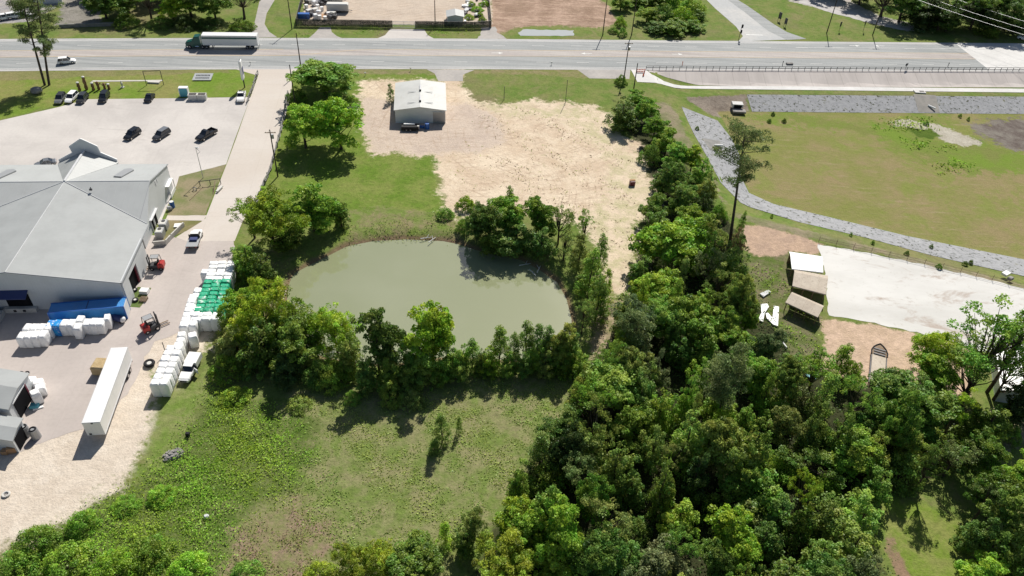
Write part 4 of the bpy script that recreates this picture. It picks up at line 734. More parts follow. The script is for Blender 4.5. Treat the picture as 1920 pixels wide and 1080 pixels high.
# warehouse: footprint aligned with the highway; local u east, v north, origin at its south-east corner
def warehouse():
    O = np.array([-70.0, 103.9]); L = LP(O, DV, NV); RZ = 8.9; EV = 6.0; RU = -18.2; W2 = 2*RU
    t = thing('warehouse', 'large grey-roofed T-shaped metal warehouse with a stepped gable tower facing the car park', 'warehouse', (*O, 0))
    def P(m, name, mat, par=t, **k): o = m.build(name, mat, None, **k); o.parent = par; o.matrix_parent_inverse = Matrix.Translation((-O[0], -O[1], 0)) if par is t else Matrix.Identity(4); return o
    # walls
    m = MB()
    def wall(a, b, za0, za1, zb1=None, th=.25, mm=m):
        a3, b3 = L(*a), L(*b); zb1 = za1 if zb1 is None else zb1; d = Vector((b3[0]-a3[0], b3[1]-a3[1], 0)).normalized(); nn = Vector((-d.y, d.x, 0))*th
        vs = [(a3[0], a3[1], za0), (b3[0], b3[1], za0), (b3[0], b3[1], zb1), (a3[0], a3[1], za1)]; vs += [(x+nn.x, y+nn.y, z) for x, y, z in vs]
        mm.add(vs, [(0, 1, 2, 3), (7, 6, 5, 4), (0, 4, 5, 1), (1, 5, 6, 2), (2, 6, 7, 3), (3, 7, 4, 0)])
    sl_ = (RZ-EV)/abs(RU)
    wall((0, 0), (RU, 0), 0, EV, RZ-.05); wall((RU, 0), (W2, 0), 0, RZ-.05, EV)            # south gable
    # east wall with the door opening left out
    wall((0, 2.9), (0, 0), 0, EV); wall((0, 12.9), (0, 7.4), 0, EV); wall((0, 7.4), (0, 2.9), 4.3, EV)
    wall((0, 12.9), (-3.2, 12.9), 0, EV, EV+.4)                                             # recess behind the porch
    wall((-3.2, 17.6), (-3.2, 13.0), 0, EV+.3)
    wr = 10.9; RV = 28.7
    wall((-1.9, RV), (-1.9, 17.7), 0, RZ-.05, EV); wall((-1.9, 39.8), (-1.9, RV), 0, EV, RZ-.05)   # wing gable facing east
    wall((-1.9, 17.6), (-3.2, 17.6), 0, EV); wall((-75, 39.8), (-2.1, 39.8), 0, EV, th=-.25)
    P(m, 'wall', 'wall')
    # roofs
    def slab(pts, name, mat, th=.16):
        q = [Vector(L(*p)) for p in pts]; mm = MB(); n = len(q)
        mm.add([tuple(x) for x in q]+[(x.x, x.y, x.z-th) for x in q], [tuple(range(n)), tuple(range(2*n-1, n-1, -1))]+[(i, n+i, n+(i+1) % n, (i+1) % n) for i in range(n)]); return P(mm, name, mat)
    ov = .35; vx = RU*(1-0)  # valley from ridge meeting point to the re-entrant corner
    slab([(ov, -ov, EV-.05), (ov, 17.6, EV-.05), (RU, RV, RZ), (RU, -ov, RZ)], 'roof', 'roof')
    slab([(RU, -ov, RZ+.003), (RU, RV, RZ+.003), (W2-ov, 17.6, EV-.05), (W2-ov, -ov, EV-.05)], 'roof', 'roof')
    slab([(-1.7, 17.3, EV-.03), (-1.7, RV, RZ+.02), (RU, RV, RZ+.02), (.1, 17.6, EV-.03)], 'roof', 'roof_wing')
    slab([(-1.7, RV, RZ+.02), (-1.7, 40.3, EV-.1), (-76, 40.3, EV-.1), (-76, RV, RZ+.02)], 'roof', 'roof_wing')
    slab([(-76, RV, RZ+.02), (-76, 17.6, EV-.03), (W2, 17.6, EV-.03), (RU, RV, RZ+.02)], 'roof', 'roof_wing')
    # ridge caps and valley flashing
    m = MB()
    def bar(a, b, r): m.tube(L(*a), L(*b), r, n=6)
    bar((-1.7, RV, RZ+.03), (-76, RV, RZ+.03), .07); bar((RU, -ov, RZ+.02), (RU, RV, RZ+.02), .07); bar((RU, RV, RZ+.05), (0, 17.7, EV+.05), .08); bar((RU, RV, RZ+.05), (W2, 17.7, EV+.05), .08)
    P(m, 'ridge_cap', 'whitewall')
    m = MB(); m.tube(L(ov, -ov, EV-.1), L(ov, 17.4, EV-.1), .13, n=6); m.tube(L(ov, -ov, EV-.12), L(RU, -ov, RZ-.08), .10, n=6); m.tube(L(RU, -ov, RZ-.08), L(W2, -ov, EV-.12), .10, n=6)
    m.tube(L(-1.55, 17.3, EV-.1), L(-1.55, RV, RZ-.06), .1, n=6); m.tube(L(-1.55, RV, RZ-.06), L(-1.55, 40.2, EV-.15), .1, n=6); P(m, 'gutter', 'metal')
    for v in (7.9, 2.6, .15, 12.8):
        m = MB(); m.tube(L(.12, v, 0), L(.12, v, EV-.2), .07, n=6); P(m, 'downpipe', 'whitewall')
    # stepped gable tower over the main entrance, dormer roof behind it
    F0 = 41.2; zc = 9.1
    m = MB(); out = [(-24.4, 4.6), (-24.4, 6.3), (-21.0, 8.1), (-21.2, 9.6), (-18.4, 11.4), (-15.6, 9.6), (-15.4, 8.1), (-12.4, 6.3), (-12.4, 4.6)]
    n = len(out); m.add([L(u, F0, z) for u, z in out]+[L(u, F0+.35, z) for u, z in out], [tuple(range(n)), tuple(range(2*n-1, n-1, -1))]+[(i, n+i, n+(i+1) % n, (i+1) % n) for i in range(n)]); g = P(m, 'parapet', 'wall')
    m = MB()
    for i in range(1, n-2):
        a, b = out[i], out[i+1]; m.tube(L(a[0], F0+.17, a[1]+.08), L(b[0], F0+.17, b[1]+.08), .17, n=6)
    P(m, 'coping', 'white', g)
    m = MB()
    for s in (-1, 1): m.add([L(-18.4+s*3.1, F0-.04, 6.9), L(-18.4+s*.3, F0-.04, 8.6), L(-18.4+s*.3, F0-.04, 8.1), L(-18.4+s*3.1, F0-.04, 6.4)], [(0, 1, 2, 3) if s > 0 else (3, 2, 1, 0)])
    P(m, 'flashing', 'navy', g)
    for s in (-1, 1):
        slab([(RU, RV, RZ+.06), (-18.4, F0, 8.75), (-18.4+s*6.2, F0, 5.85), (-18.4+s*6.0, 40.3, 5.95), (RU+s*.2, RV, RZ+.04)] if s > 0 else [(RU, RV, RZ+.06), (RU+s*.2, RV, RZ+.04), (-18.4+s*6.0, 40.3, 5.95), (-18.4+s*6.2, F0, 5.85), (-18.4, F0, 8.75)], 'dormer_roof', 'roof')
    m = MB(); m.tube(L(RU, RV, RZ+.12), L(-18.4, F0, 8.85), .22, n=6); P(m, 'dormer_ridge', 'whitewall')
    # flat roof lights
    for u0 in (-9.6, -33.2):
        m = MB(); a = [(u0, 31.3), (u0+1.7, 30.9), (u0+2.6, 35.6), (u0+1.6, 36.6), (u0+.5, 36.2)]
        zf = lambda v: RZ+.1-(v-RV)*(RZ-EV)/11.3
        m.add([L(u, v, zf(v)+.18) for u, v in a]+[L(u, v, zf(v)-.02) for u, v in a], [tuple(range(5)), (9, 8, 7, 6, 5)]+[(i, 5+i, 5+(i+1) % 5, (i+1) % 5) for i in range(5)]); P(m, 'roof_light', 'metal')
    m = MB(); m.box(L(-12.3, 25.9, 8.75), (.5, .3, .35)); m.tube(L(-12.2, 25.9, 8.7), L(-12.2, 25.9, 9.3), .08); P(m, 'roof_vent', 'steel')
    # roll-up doors and openings
    m = MB(); m.box(L(-.35, 5.15, 2.15), (.1, 4.5, 4.3), PH); d = P(m, 'door', 'darkgap')
    m = MB(); m.box(L(-.05, 7.15, 2.15), (.2, .5, 4.3), PH); P(m, 'door_curtain', 'maroon', d)
    for v, w_ in ((25.9, 1.6), (23.9, 1.3)):
        m = MB(); m.box(L(-1.6, v, 1.45), (.1, w_, 2.6), PH); d = P(m, 'door', 'darkgap')
        m = MB(); m.box(L(-1.56, v-w_/2, 1.5), (.14, .14, 2.8), PH); m.box(L(-1.56, v+w_/2, 1.5), (.14, .14, 2.8), PH); m.box(L(-1.56, v, 2.88), (.14, w_+.1, .14), PH); P(m, 'door_frame', 'white', d)
    m = MB(); m.box(L(-1.3, 37.3, 3.0), (.9, 3.6, .15), PH); m.box(L(-.95, 39.0, 1.5), (.15, .15, 3.0), PH); m.box(L(-.95, 35.6, 1.5), (.15, .15, 3.0), PH); m.box(L(-.95, 37.3, .6), (.12, 3.2, .9), PH); P(m, 'entrance_porch', 'white')
    m = MB(); m.box(L(-1.62, 21.5, 5.0), (.08, .7, .5), PH); m.box(L(-1.62, 31.4, 6.8), (.08, .7, 1.1), PH); m.box(L(-1.62, 32.4, 6.9), (.08, .6, .9), PH); P(m, 'wall_patch', 'whitewall')
    m = MB(); m.box(L(-1.45, 25.2, 3.05), (.6, 4.6, .12), PH); P(m, 'canopy', 'whitewall')
    # loading dock niche on the south side
    m = MB(); m.box(L(-18.3, -.32, 2.4), (4.1, .1, 2.8), PH); d = P(m, 'dock_door', 'darkgap')
    m = MB(); m.add([L(-20.9, -.27, 4.7), L(-16.0, -.27, 4.7), L(-16.0, -1.9, 4.0), L(-20.9, -1.9, 4.0), L(-20.9, -.27, 4.55), L(-16.0, -.27, 4.55), L(-16.0, -1.9, 3.85), L(-20.9, -1.9, 3.85)], [(0, 3, 2, 1), (4, 5, 6, 7), (0, 4, 7, 3), (3, 7, 6, 2), (2, 6, 5, 1)]); P(m, 'dock_awning', 'navy', d)
    m = MB(); m.box(L(-18.3, -.7, .5), (5.4, .8, 1.0), PH); P(m, 'dock_wall', 'kerb', d)
    for q in (-19.2, -17.6):
        m = MB(); m.box(L(q, -1.14, .55), (.45, .14, .4), PH); P(m, 'dock_bumper', 'black', d)
    m = MB(); m.box(L(-31.9, -5.6, 2.95), (19.6, 10.7, 5.9), PH); P(m, 'annex', 'wall')
    m = MB(); m.box(L(-21.6, -5.9, .5), (1.4, 9.2, 1.0), PH); P(m, 'dock_ramp', 'kerb')
    return t, L
WH, WL = warehouse()
def gable_shed(name, label, cat, corners, h, rise, wallm, roofm, door=None, ridge_across=False):
    "corners: four world xy points, first two along the eave"
    c = np.array(corners); O = c.mean(0); t = thing(name, label, cat, (*O, 0)); q = c-O
    m = MB(); a, b, c2, d = [Vector((*p, 0)) for p in q]; e = (a+b)/2; f = (c2+d)/2
    m.add([a, b, c2, d, *(x+Vector((0, 0, h)) for x in (a, b, c2, d)), e+Vector((0, 0, h+rise)), f+Vector((0, 0, h+rise))], [(0, 1, 5, 8, 4), (2, 3, 7, 9, 6), (1, 2, 6, 5), (3, 0, 4, 7)])
    m.build('wall', wallm, t)
    for s in (0, 1):
        m = MB(); x, y = ((a, d), (b, c2))[s]; zz = Vector((0, 0, h)); rr = Vector((0, 0, h+rise+.08)); ee = (e-f).normalized()*.3
        o1 = (x-e).normalized()*.3; p = [x+zz+o1+ee-Vector((0, 0, .02)), y+zz+o1-ee-Vector((0, 0, .02)), f+rr-ee, e+rr+ee]
        if s: p = p[::-1]
        m.add(p+[v-Vector((0, 0, .12)) for v in p], [(0, 1, 2, 3)[::-1], (4, 5, 6, 7), (0, 1, 5, 4), (1, 2, 6, 5), (2, 3, 7, 6), (3, 0, 4, 7)]); m.build('roof', roofm, t)
    return t, q
SC = [(-32.3, 178.6), (-19.6, 180.0), (-21.4, 195.2), (-34.2, 193.6)]
ms, q = gable_shed('metal_shed', 'long low metal shed with pale ribbed gable roof standing on the packed dirt lot', 'metal shed', SC, 3.75, .85, 'shedwall', 'shedroof')
a, b = q[0], q[1]; sdx = (b-a)/np.linalg.norm(b-a); sa_ = math.atan2(sdx[1], sdx[0]); sn = np.array([sdx[1], -sdx[0]])
p = a+sdx*11.1+sn*.06; m = MB(); m.box((p[0], p[1], 1.6), (3.0, .1, 3.1), sa_); d = m.build('door', 'metal', ms)
m = MB(); m.box((p[0]+sn[0]*.03, p[1]+sn[1]*.03, 3.2), (3.2, .12, .14), sa_); m.build('door_frame', 'whitewall', d)
for i, f_ in enumerate((.28, .68)):
    e_, g_ = (q[0]+q[1])/2, (q[2]+q[3])/2; p = e_+(g_-e_)*f_; n_ = (g_-e_)/np.linalg.norm(g_-e_)
    m = MB(); m.box((p[0], p[1], 4.85), (.45, 3.0, .25), sa_, bev=.1); rv = m.build('roof_vent', 'whitewall', ms); m = MB(); m.box((p[0]-n_[0]*1.6, p[1]-n_[1]*1.6, 4.85), (.5, .35, .4), sa_); m.build('vent_end', 'black', rv)
    m = MB(); m.box((p[0]-sdx[0]*1.9-n_[0]*1.8, p[1]-sdx[1]*1.9-n_[1]*1.8, 4.50), (2.6, .12, .1), sa_); m.box((p[0]+sdx[0]*1.9-n_[0]*1.8, p[1]+sdx[1]*1.9-n_[1]*1.8, 4.50), (2.6, .12, .1), sa_); m.build('roof_seam', 'metal', ms)
# small workshop at the left edge
t, q = gable_shed('workshop', 'small pale metal workshop with an open dark doorway at the left edge of the yard', 'workshop', [(-75.7, 75.6), (-76.3, 82.6), (-92, 84.7), (-91.4, 77.7)], 4.0, .6, 'wall', 'roof')
m = MB(); e_ = q[0]; f_ = q[1]; dd = (f_-e_)/np.linalg.norm(f_-e_); an = math.atan2(dd[1], dd[0]); p = e_+dd*3.3; m.box((p[0]+.08, p[1], 1.7), (3.9, .12, 3.4), an); d = m.build('door', 'darkgap', t)
m = MB(); m.box((p[0]+dd[0]*2.0+.12, p[1]+dd[1]*2.0, 1.8), (.3, .16, 3.5), an); m.build('door_curtain', 'maroon', d)
m = MB(); m.box((p[0]+.1, p[1], 3.5), (4.3, .14, .18), an); m.build('door_frame', 'whitewall', d)
t, q = gable_shed('lean_to', 'low lean-to building with a dark open bay beside the crates in the lower left', 'lean-to', [(-72.6, 70.4), (-73.2, 74.2), (-90, 76.2), (-89.2, 72.4)], 3.2, .3, 'wall', 'roof')
p = (q[0]+q[1])/2; m = MB(); m.box((p[0]+.12, p[1]-.2, 1.3), (2.6, .12, 2.6), an); m.build('door', 'darkgap', t)
# low open-sided sheds with sloping roofs
def shelter(label, px, mat, zt=2.6):
    c = [U(u, v, zt)[:2] for u, v in px]; O = np.mean(c, 0); q = [p-O for p in c]   # back-left, back-right, front-right, front-left
    t = thing('open_shed', label, 'open shed', (*O, 0), group='open-sided sheds beside the white pad')
    m = MB(); prof = [(0, 0), (.02, .12), (.24, .42), (.26, .42), (1.0, -.12), (1.02, -.22)]; n = len(prof)-1; V = []
    for f, dz in prof:
        z = zt+dz
        for s in (0, 1): x = q[s]*(1-f)+q[3-s]*f; V.append((x[0], x[1], z))
    V += [(x, y, z-.08) for x, y, z in V]; k2 = 2*(n+1)
    F_ = [(2*i, 2*i+2, 2*i+3, 2*i+1) for i in range(n)]+[(k2+2*i, k2+2*i+1, k2+2*i+3, k2+2*i+2) for i in range(n)]+[(2*i, k2+2*i, k2+2*i+2, 2*i+2) for i in range(n)]+[(2*i+1, 2*i+3, k2+2*i+3, k2+2*i+1) for i in range(n)]+[(0, 1, k2+1, k2), (2*n, k2+2*n, k2+2*n+1, 2*n+1)]
    m.add(V, F_); rf = m.build('roof', mat, t)
    for g in (.25, .5, .75):
        m = MB()
        for (f, dz), (f2, dz2) in zip(prof[1:-1], prof[2:]):
            a_ = (q[0]*(1-f)+q[3]*f)*(1-g)+(q[1]*(1-f)+q[2]*f)*g; b_ = (q[0]*(1-f2)+q[3]*f2)*(1-g)+(q[1]*(1-f2)+q[2]*f2)*g
            if np.hypot(*(a_-b_)) > .05: m.tube((*a_, zt+dz), (*b_, zt+dz2), .035, n=5)
        m.build('seam', mat, rf)
    for f in (.06, .94):
        for g in (.04, .35, .65, .96):
            x = (q[0]*(1-f)+q[3]*f)*(1-g)+(q[1]*(1-f)+q[2]*f)*g; m = MB(); m.box((x[0], x[1], (zt-.15)/2), (.14, .14, zt-.1)); m.build('post', 'wood', t)
    m = MB(); x0 = (q[0]*.94+q[3]*.06)+(q[1]-q[0])*.03; x1 = (q[1]*.94+q[2]*.06)-(q[1]-q[0])*.03; dd = x1-x0; m.box(((x0+x1)[0]/2, (x0+x1)[1]/2, .95), (np.linalg.norm(dd), .08, 1.9), math.atan2(dd[1], dd[0])); m.build('back_wall', 'wood', t); return t
shelter('open shed with a white sloping roof, the uppermost of the three beside the white pad', [(1479,472),(1541,481),(1544,510),(1485,503)], 'white')
shelter('open shed with broad tan roof, middle of the three beside the white pad', [(1489,506),(1552,517),(1549,551),(1486,535)], 'tan')
shelter('open shed with brownish tan roof, lowest of the three beside the white pad', [(1485,548),(1545,574),(1534,594),(1473,566)], 'tan', 2.4)
t, q = gable_shed('white_barn', 'long white-roofed barn partly hidden by trees at the right edge', 'barn', [U(1880,730,3)[:2], U(1960,742,3)[:2], U(1975,655,3)[:2], U(1868,640,3)[:2]], 3.0, .8, 'wall', 'white')

# ---------------------------------------------------------------- vehicles (local x forward)
def wheels(t, xs, w, r=.36, dual=False, wd=.26):
    for x in xs:
        for s in (-1, 1):
            m = MB(); y = s*(w/2-wd/2); m.tube((x, y-wd/2, r), (x, y+wd/2, r), r, n=14); o = m.build('wheel', 'black', t)
            m = MB(); yo = y+s*(wd/2+.012); m.tube((x, yo-.01, r), (x, yo+.01, r), r*.55, n=10); m.build('hub', 'chrome', o)
def hull(m, st, mi=0, nb=.12):
    "st: list of (x, half width, z bottom, z top, top half width)"
    rings = []
    for x, hw, z0, z1, tw in st:
        rings.append([(x, -hw*.92, z0), (x, hw*.92, z0), (x, hw, z0+nb), (x, hw, z1-nb*1.2), (x, tw, z1), (x, -tw, z1), (x, -hw, z1-nb*1.2), (x, -hw, z0+nb)])
    m.loft(rings, mi)
def place(t, tail, head, zc=.0):
    a, b = U(*tail), U(*head); c = (a+b)/2; t.location = (c[0], c[1], gz(c[0], c[1])+.06); t.rotation_euler.z = math.atan2(b[1]-a[1], b[0]-a[0]); return t
def car(label, tail, head, paint, kind='suv', Lc=4.7, group=None, roofm=None):
    t = thing('parked_car' if group else 'car', label, 'car' if kind == 'sedan' else ('suv' if kind == 'suv' else 'pickup'), group=group)
    h, w_ = {'suv': (1.75, 1.9), 'sedan': (1.42, 1.82), 'pickup': (1.85, 1.95)}[kind]; l = Lc/2; hw = w_/2; belt = h*.56
    m = MB()
    if kind == 'pickup':
        hull(m, [(-l, hw*.95, .42, belt+.02, hw*.9), (-l+.1, hw, .35, belt+.05, hw*.93), (-l*.28, hw, .33, belt+.05, hw*.93)][:0] or [(-.45, hw, .33, belt+.05, hw*.92), (l*.45, hw, .33, belt+.08, hw*.9), (l*.85, hw*.97, .36, belt-.02, hw*.84), (l, hw*.88, .42, belt-.2, hw*.7)])
        for s in (-1, 1): m.box(((-.45-l)/2, s*(hw-.06), .33+(belt-.3)/2+.02), (l-.45, .12, belt-.27))
        m.box((-l+.06, 0, .7), (.1, w_-.25, belt-.4)); m.box(((-.45-l)/2, 0, .6), (l-.5, w_-.2, .12))
    elif kind == 'suv': hull(m, [(-l, hw*.9, .42, belt-.05, hw*.82), (-l+.12, hw, .3, belt, hw*.92), (-l*.2, hw, .28, belt+.02, hw*.93), (l*.42, hw, .28, belt, hw*.9), (l*.82, hw*.96, .3, belt-.13, hw*.82), (l, hw*.82, .38, belt-.35, hw*.66)])
    else: hull(m, [(-l, hw*.86, .4, belt-.02, hw*.76), (-l+.2, hw, .28, belt+.06, hw*.86), (-l*.4, hw, .26, belt+.06, hw*.9), (l*.35, hw, .26, belt+.02, hw*.88), (l*.8, hw*.95, .28, belt-.1, hw*.8), (l, hw*.8, .34, belt-.26, hw*.64)])
    m.build('body', paint, t)
    x0, x1, x2, x3 = {'suv': (-l+.12, -l+.42, l*.12, l*.46), 'sedan': (-l*.72, -l*.36, l*.08, l*.45), 'pickup': (-.5, -.35, l*.12, l*.42)}[kind]
    m = MB(); tw = hw*.74; bw = hw*.9
    hull2 = [[(x0, -bw, belt), (x0, bw, belt), (x3, bw, belt), (x3, -bw, belt)], [(x1, -tw, h-.05), (x1, tw, h-.05), (x2, tw, h-.05), (x2, -tw, h-.05)]]
    m.loft(hull2); m.build('windows', 'glass', t)
    m = MB(); m.box(((x1+x2)/2, 0, h-.02), (x2-x1+.06, tw*2+.04, .07), bev=.03); rf = m.build('roof', roofm or paint, t)
    for s in (-1, 1):   # pillars
        m = MB(); m.tube((x3-.02, s*bw*.99, belt), (x2, s*tw, h-.04), .04, n=5); m.tube((x0, s*bw*.99, belt), (x1, s*tw, h-.04), .06, n=5); mx = (x1+x2)/2; m.tube((mx, s*bw*1.0, belt), (mx, s*tw*1.01, h-.04), .05, n=5); m.build('pillar', paint, rf)
    for s in (-1, 1):
        m = MB(); m.box((l-.1, s*hw*.62, belt-.42), (.16, .34, .15), bev=.03); m.build('headlight', 'lamp', t)
        m = MB(); m.box((-l+.03, s*hw*.72, belt-.25), (.1, .26, .3 if kind != 'sedan' else .16), bev=.02); m.build('tail_light', 'tail', t)
        m = MB(); m.box((x3-.18, s*(hw+.06), belt+.08), (.14, .2, .14), bev=.03); m.build('mirror', paint, t)
    wheels(t, (-l*.62, l*.62), w_+.02); return place(t, tail, head)
G = 'cars parked in the left car park'
car('white suv parked between two darker suvs by the lawn edge', (145,178), (126,197), 'white', 'suv', 4.9, G)
car('silver-grey suv at the left end of the row by the lawn beside the white suv', (121,181), (108,198), 'silver', 'suv', 4.6, G, 'dark_grey')
car('dark suv parked just right of the white suv by the lawn', (163,181), (148,198), 'dark_grey', 'suv', 4.5, G)
car('black suv with roof rails parked alone by the lawn below the carved posts', (204,174), (188,200), 'gloss_black', 'suv', 5.1, G)
car('small dark hatchback parked alone by the lawn below the metal frame', (287,179), (275,195), 'gloss_black', 'sedan', 4.2, G)
car('black suv in the middle of the lot, left of the three in a row', (263,247), (235,266), 'gloss_black', 'suv', 4.8, G)
car('dark grey suv with a pale roof, middle of the three in the lot', (319,247), (288,267), 'dark_grey', 'suv', 5.0, G, 'silver')
car('black pickup truck parked nearest the drive, right of the three in the lot', (406,246), (369,268), 'gloss_black', 'pickup', 5.9, G)
car('white pickup truck parked beside the tall sign at the lawn corner', (456,174), (450,198), 'white', 'pickup', 5.2, G)
car('grey car just showing behind the warehouse roof ridge', (97,308), (76,312), 'silver', 'sedan', 4.6, G)
car('white car driving on the highway behind the tall pines', (112,120), (141,117), 'white', 'suv', 4.6)
car('white car at the far right edge of the highway', (1935,78), (1905,72), 'white', 'suv', 4.6)
def white_pickup():
    t = thing('utility_pickup', 'white pickup with a flat white bed cover and open door beside the near bales', 'pickup'); l, hw = 2.85, .98
    m = MB(); hull(m, [(-.3, hw, .4, 1.15, hw*.92), (l*.5, hw, .38, 1.18, hw*.9), (l*.86, hw*.96, .4, 1.05, hw*.84), (l, hw*.85, .48, .85, hw*.7)]); m.build('body', 'white', t)
    m = MB(); m.box((-1.75, 0, 1.15), (2.6, 2.1, 1.15), bev=.05); m.build('bed_cover', 'white', t)
    m = MB(); m.loft([[(-.45, -.9, 1.12), (-.45, .9, 1.12), (1.15, .9, 1.12), (1.15, -.9, 1.12)], [(-.35, -.74, 1.78), (-.35, .74, 1.78), (.45, .74, 1.78), (.45, -.74, 1.78)]]); m.build('windows', 'glass', t)
    m = MB(); m.box((.02, 0, 1.82), (.95, 1.55, .08), bev=.03); m.build('roof', 'white', t)
    m = MB(); m.box((.55, 1.35, .95), (.9, .1, .9), 1.0); m.build('door', 'white', t); m = MB(); m.box((-.05, 1.0, .8), (.9, .1, .7)); m.build('door_opening', 'darkgap', t)
    for s in (-1, 1): m = MB(); m.box((l-.06, s*.7, .85), (.12, .3, .16)); m.build('headlight', 'lamp', t)
    m = MB(); m.box((l-.02, 0, .7), (.1, 1.1, .3)); m.build('grille', 'black', t)
    wheels(t, (-1.75, 1.75), 2.0, .4); return place(t, (370,674), (345,722))
white_pickup()
def flatbed():
    t = thing('flatbed_truck', 'white truck with a bare grey flatbed driving up the service drive', 'flatbed truck'); l, hw = 3.0, 1.0
    m = MB(); hull(m, [(.1, hw, .45, 1.2, hw*.92), (1.5, hw, .42, 1.22, hw*.9), (2.6, hw*.97, .45, 1.12, hw*.84), (l, hw*.85, .5, .9, hw*.7)]); m.build('body', 'white', t)
    m = MB(); m.loft([[(.1, -.92, 1.18), (.1, .92, 1.18), (1.75, .92, 1.18), (1.75, -.92, 1.18)], [(.2, -.76, 1.85), (.2, .76, 1.85), (1.1, .76, 1.85), (1.1, -.76, 1.85)]]); m.build('windows', 'glass', t)
    m = MB(); m.box((.65, 0, 1.88), (1.05, 1.6, .08), bev=.03); m.build('roof', 'white', t)
    m = MB(); m.box((-1.45, 0, 1.0), (3.1, 2.3, .14)); m.build('flatbed', 'metal', t)
    m = MB(); m.box((.02, 0, 1.35), (.1, 2.2, .8)); m.tube((-.02, 1.0, .9), (-.02, 1.0, 1.9), .05); m.tube((-.02, -1.0, .9), (-.02, -1.0, 1.9), .05); m.build('headboard', 'steel', t)
    m = MB(); m.box((-.75, 0, 1.25), (1.1, 1.5, .4), bev=.05); m.build('tool_box', 'navy', t)
    for s in (-1, 1): m = MB(); m.box((-2.98, s*.8, .85), (.06, .3, .14)); m.build('tail_light', 'tail', t)
    wheels(t, (-1.9, 1.9), 2.05, .42); return place(t, (360,473), (374,435))
flatbed()
def box_trailer(name, label, cat, L_=16.15, stripe=None, zb=1.15, top=4.1):
    t = thing(name, label, cat); m = MB(); m.box((0, 0, (zb+top)/2), (L_, 2.6, top-zb), bev=.06); b = m.build('box', 'trailer', t)
    m = MB()
    for s in (-1, 1): m.box((0, s*1.32, top-.08), (L_, .05, .12)); m.box((0, s*1.32, zb+.08), (L_, .05, .16))
    m.build('rail', 'whitewall', b)
    if stripe:
        m = MB()
        for s in (-1, 1): m.box((0, s*1.335, top-.75), (L_-.2, .03, .5))
        m.build('stripe', stripe, b)
    m = MB(); m.box((-L_/2+2.6, 0, zb-.15), (3.4, 1.3, .25)); m.build('bogie', 'steel', t)
    wheels(t, (-L_/2+1.9, -L_/2+3.2), 2.55, .52, wd=.5)
    m = MB(); m.box((L_/2-2.6, .8, .6), (.2, .2, 1.1)); m.box((L_/2-2.6, -.8, .6), (.2, .2, 1.1)); m.build('landing_gear', 'steel', t)
    m = MB(); m.box((-L_/2-.03, 0, .55), (.1, 2.3, .12)); m.build('bumper', 'steel', t)
    return t
t = box_trailer('semi_trailer', 'long plain white box semi-trailer parked across the yard gravel', 'semi-trailer')
a = U(169.5, 793.5, 4.1); b = U(224, 650, 4.1); c = (a+b)/2; t.location = (c[0], c[1], 0); t.rotation_euler.z = math.atan2(b[1]-a[1], b[0]-a[0])+math.pi
m = MB(); m.box((8.1, .1, 3.9), (.06, .3, .2)); m.box((8.1, -.75, 1.5), (.06, .35, .3)); m.build('front_fittings', 'black', t)
t = box_trailer('semi_truck', 'white semi-trailer with a green stripe pulled by a dark green tractor on the highway', 'semi truck', 15.8, 'green')
a = U(386, 90, 0); b = U(484, 89, 0); c = (a+b)/2; t.location = (c[0], c[1], .08); t.rotation_euler.z = PH+math.pi
tx = 7.9; m = MB(); hull(m, [(tx-1.6, .5, .75, 1.05, .48), (tx+1.0, .5, .75, 1.05, .48)]); hull(m, [(tx+.7, 1.2, .6, 3.7, 1.1), (tx+2.3, 1.2, .6, 3.5, 1.1), (tx+3.0, 1.18, .6, 2.3, 1.05), (tx+4.6, .95, .65, 1.9, .8), (tx+5.0, .85, .7, 1.6, .7)]); cb = m.build('cab', 'green', t)
m = MB(); m.add([(tx+2.38, -1.0, 3.3), (tx+2.38, 1.0, 3.3), (tx+3.03, 1.0, 2.35), (tx+3.03, -1.0, 2.35)], [(0, 1, 2, 3), (3, 2, 1, 0)]); m.build('windscreen', 'glass', cb)
m = MB(); m.tube((tx+.4, 1.1, .8), (tx+.4, 1.1, 3.9), .09); m.tube((tx+.4, -1.1, .8), (tx+.4, -1.1, 3.9), .09); m.build('exhaust_stack', 'chrome', cb)
for s in (-1, 1): m = MB(); m.tube((tx+1.2, s*1.0, .7), (tx+2.2, s*1.0, .7), .3); m.build('fuel_tank', 'chrome', cb)
m = MB(); m.box((tx+5.05, 0, .6), (.2, 2.2, .3)); m.build('front_bumper', 'chrome', cb)
wheels(t, (tx-1.0, tx+.2, tx+3.9), 2.45, .52, wd=.45)
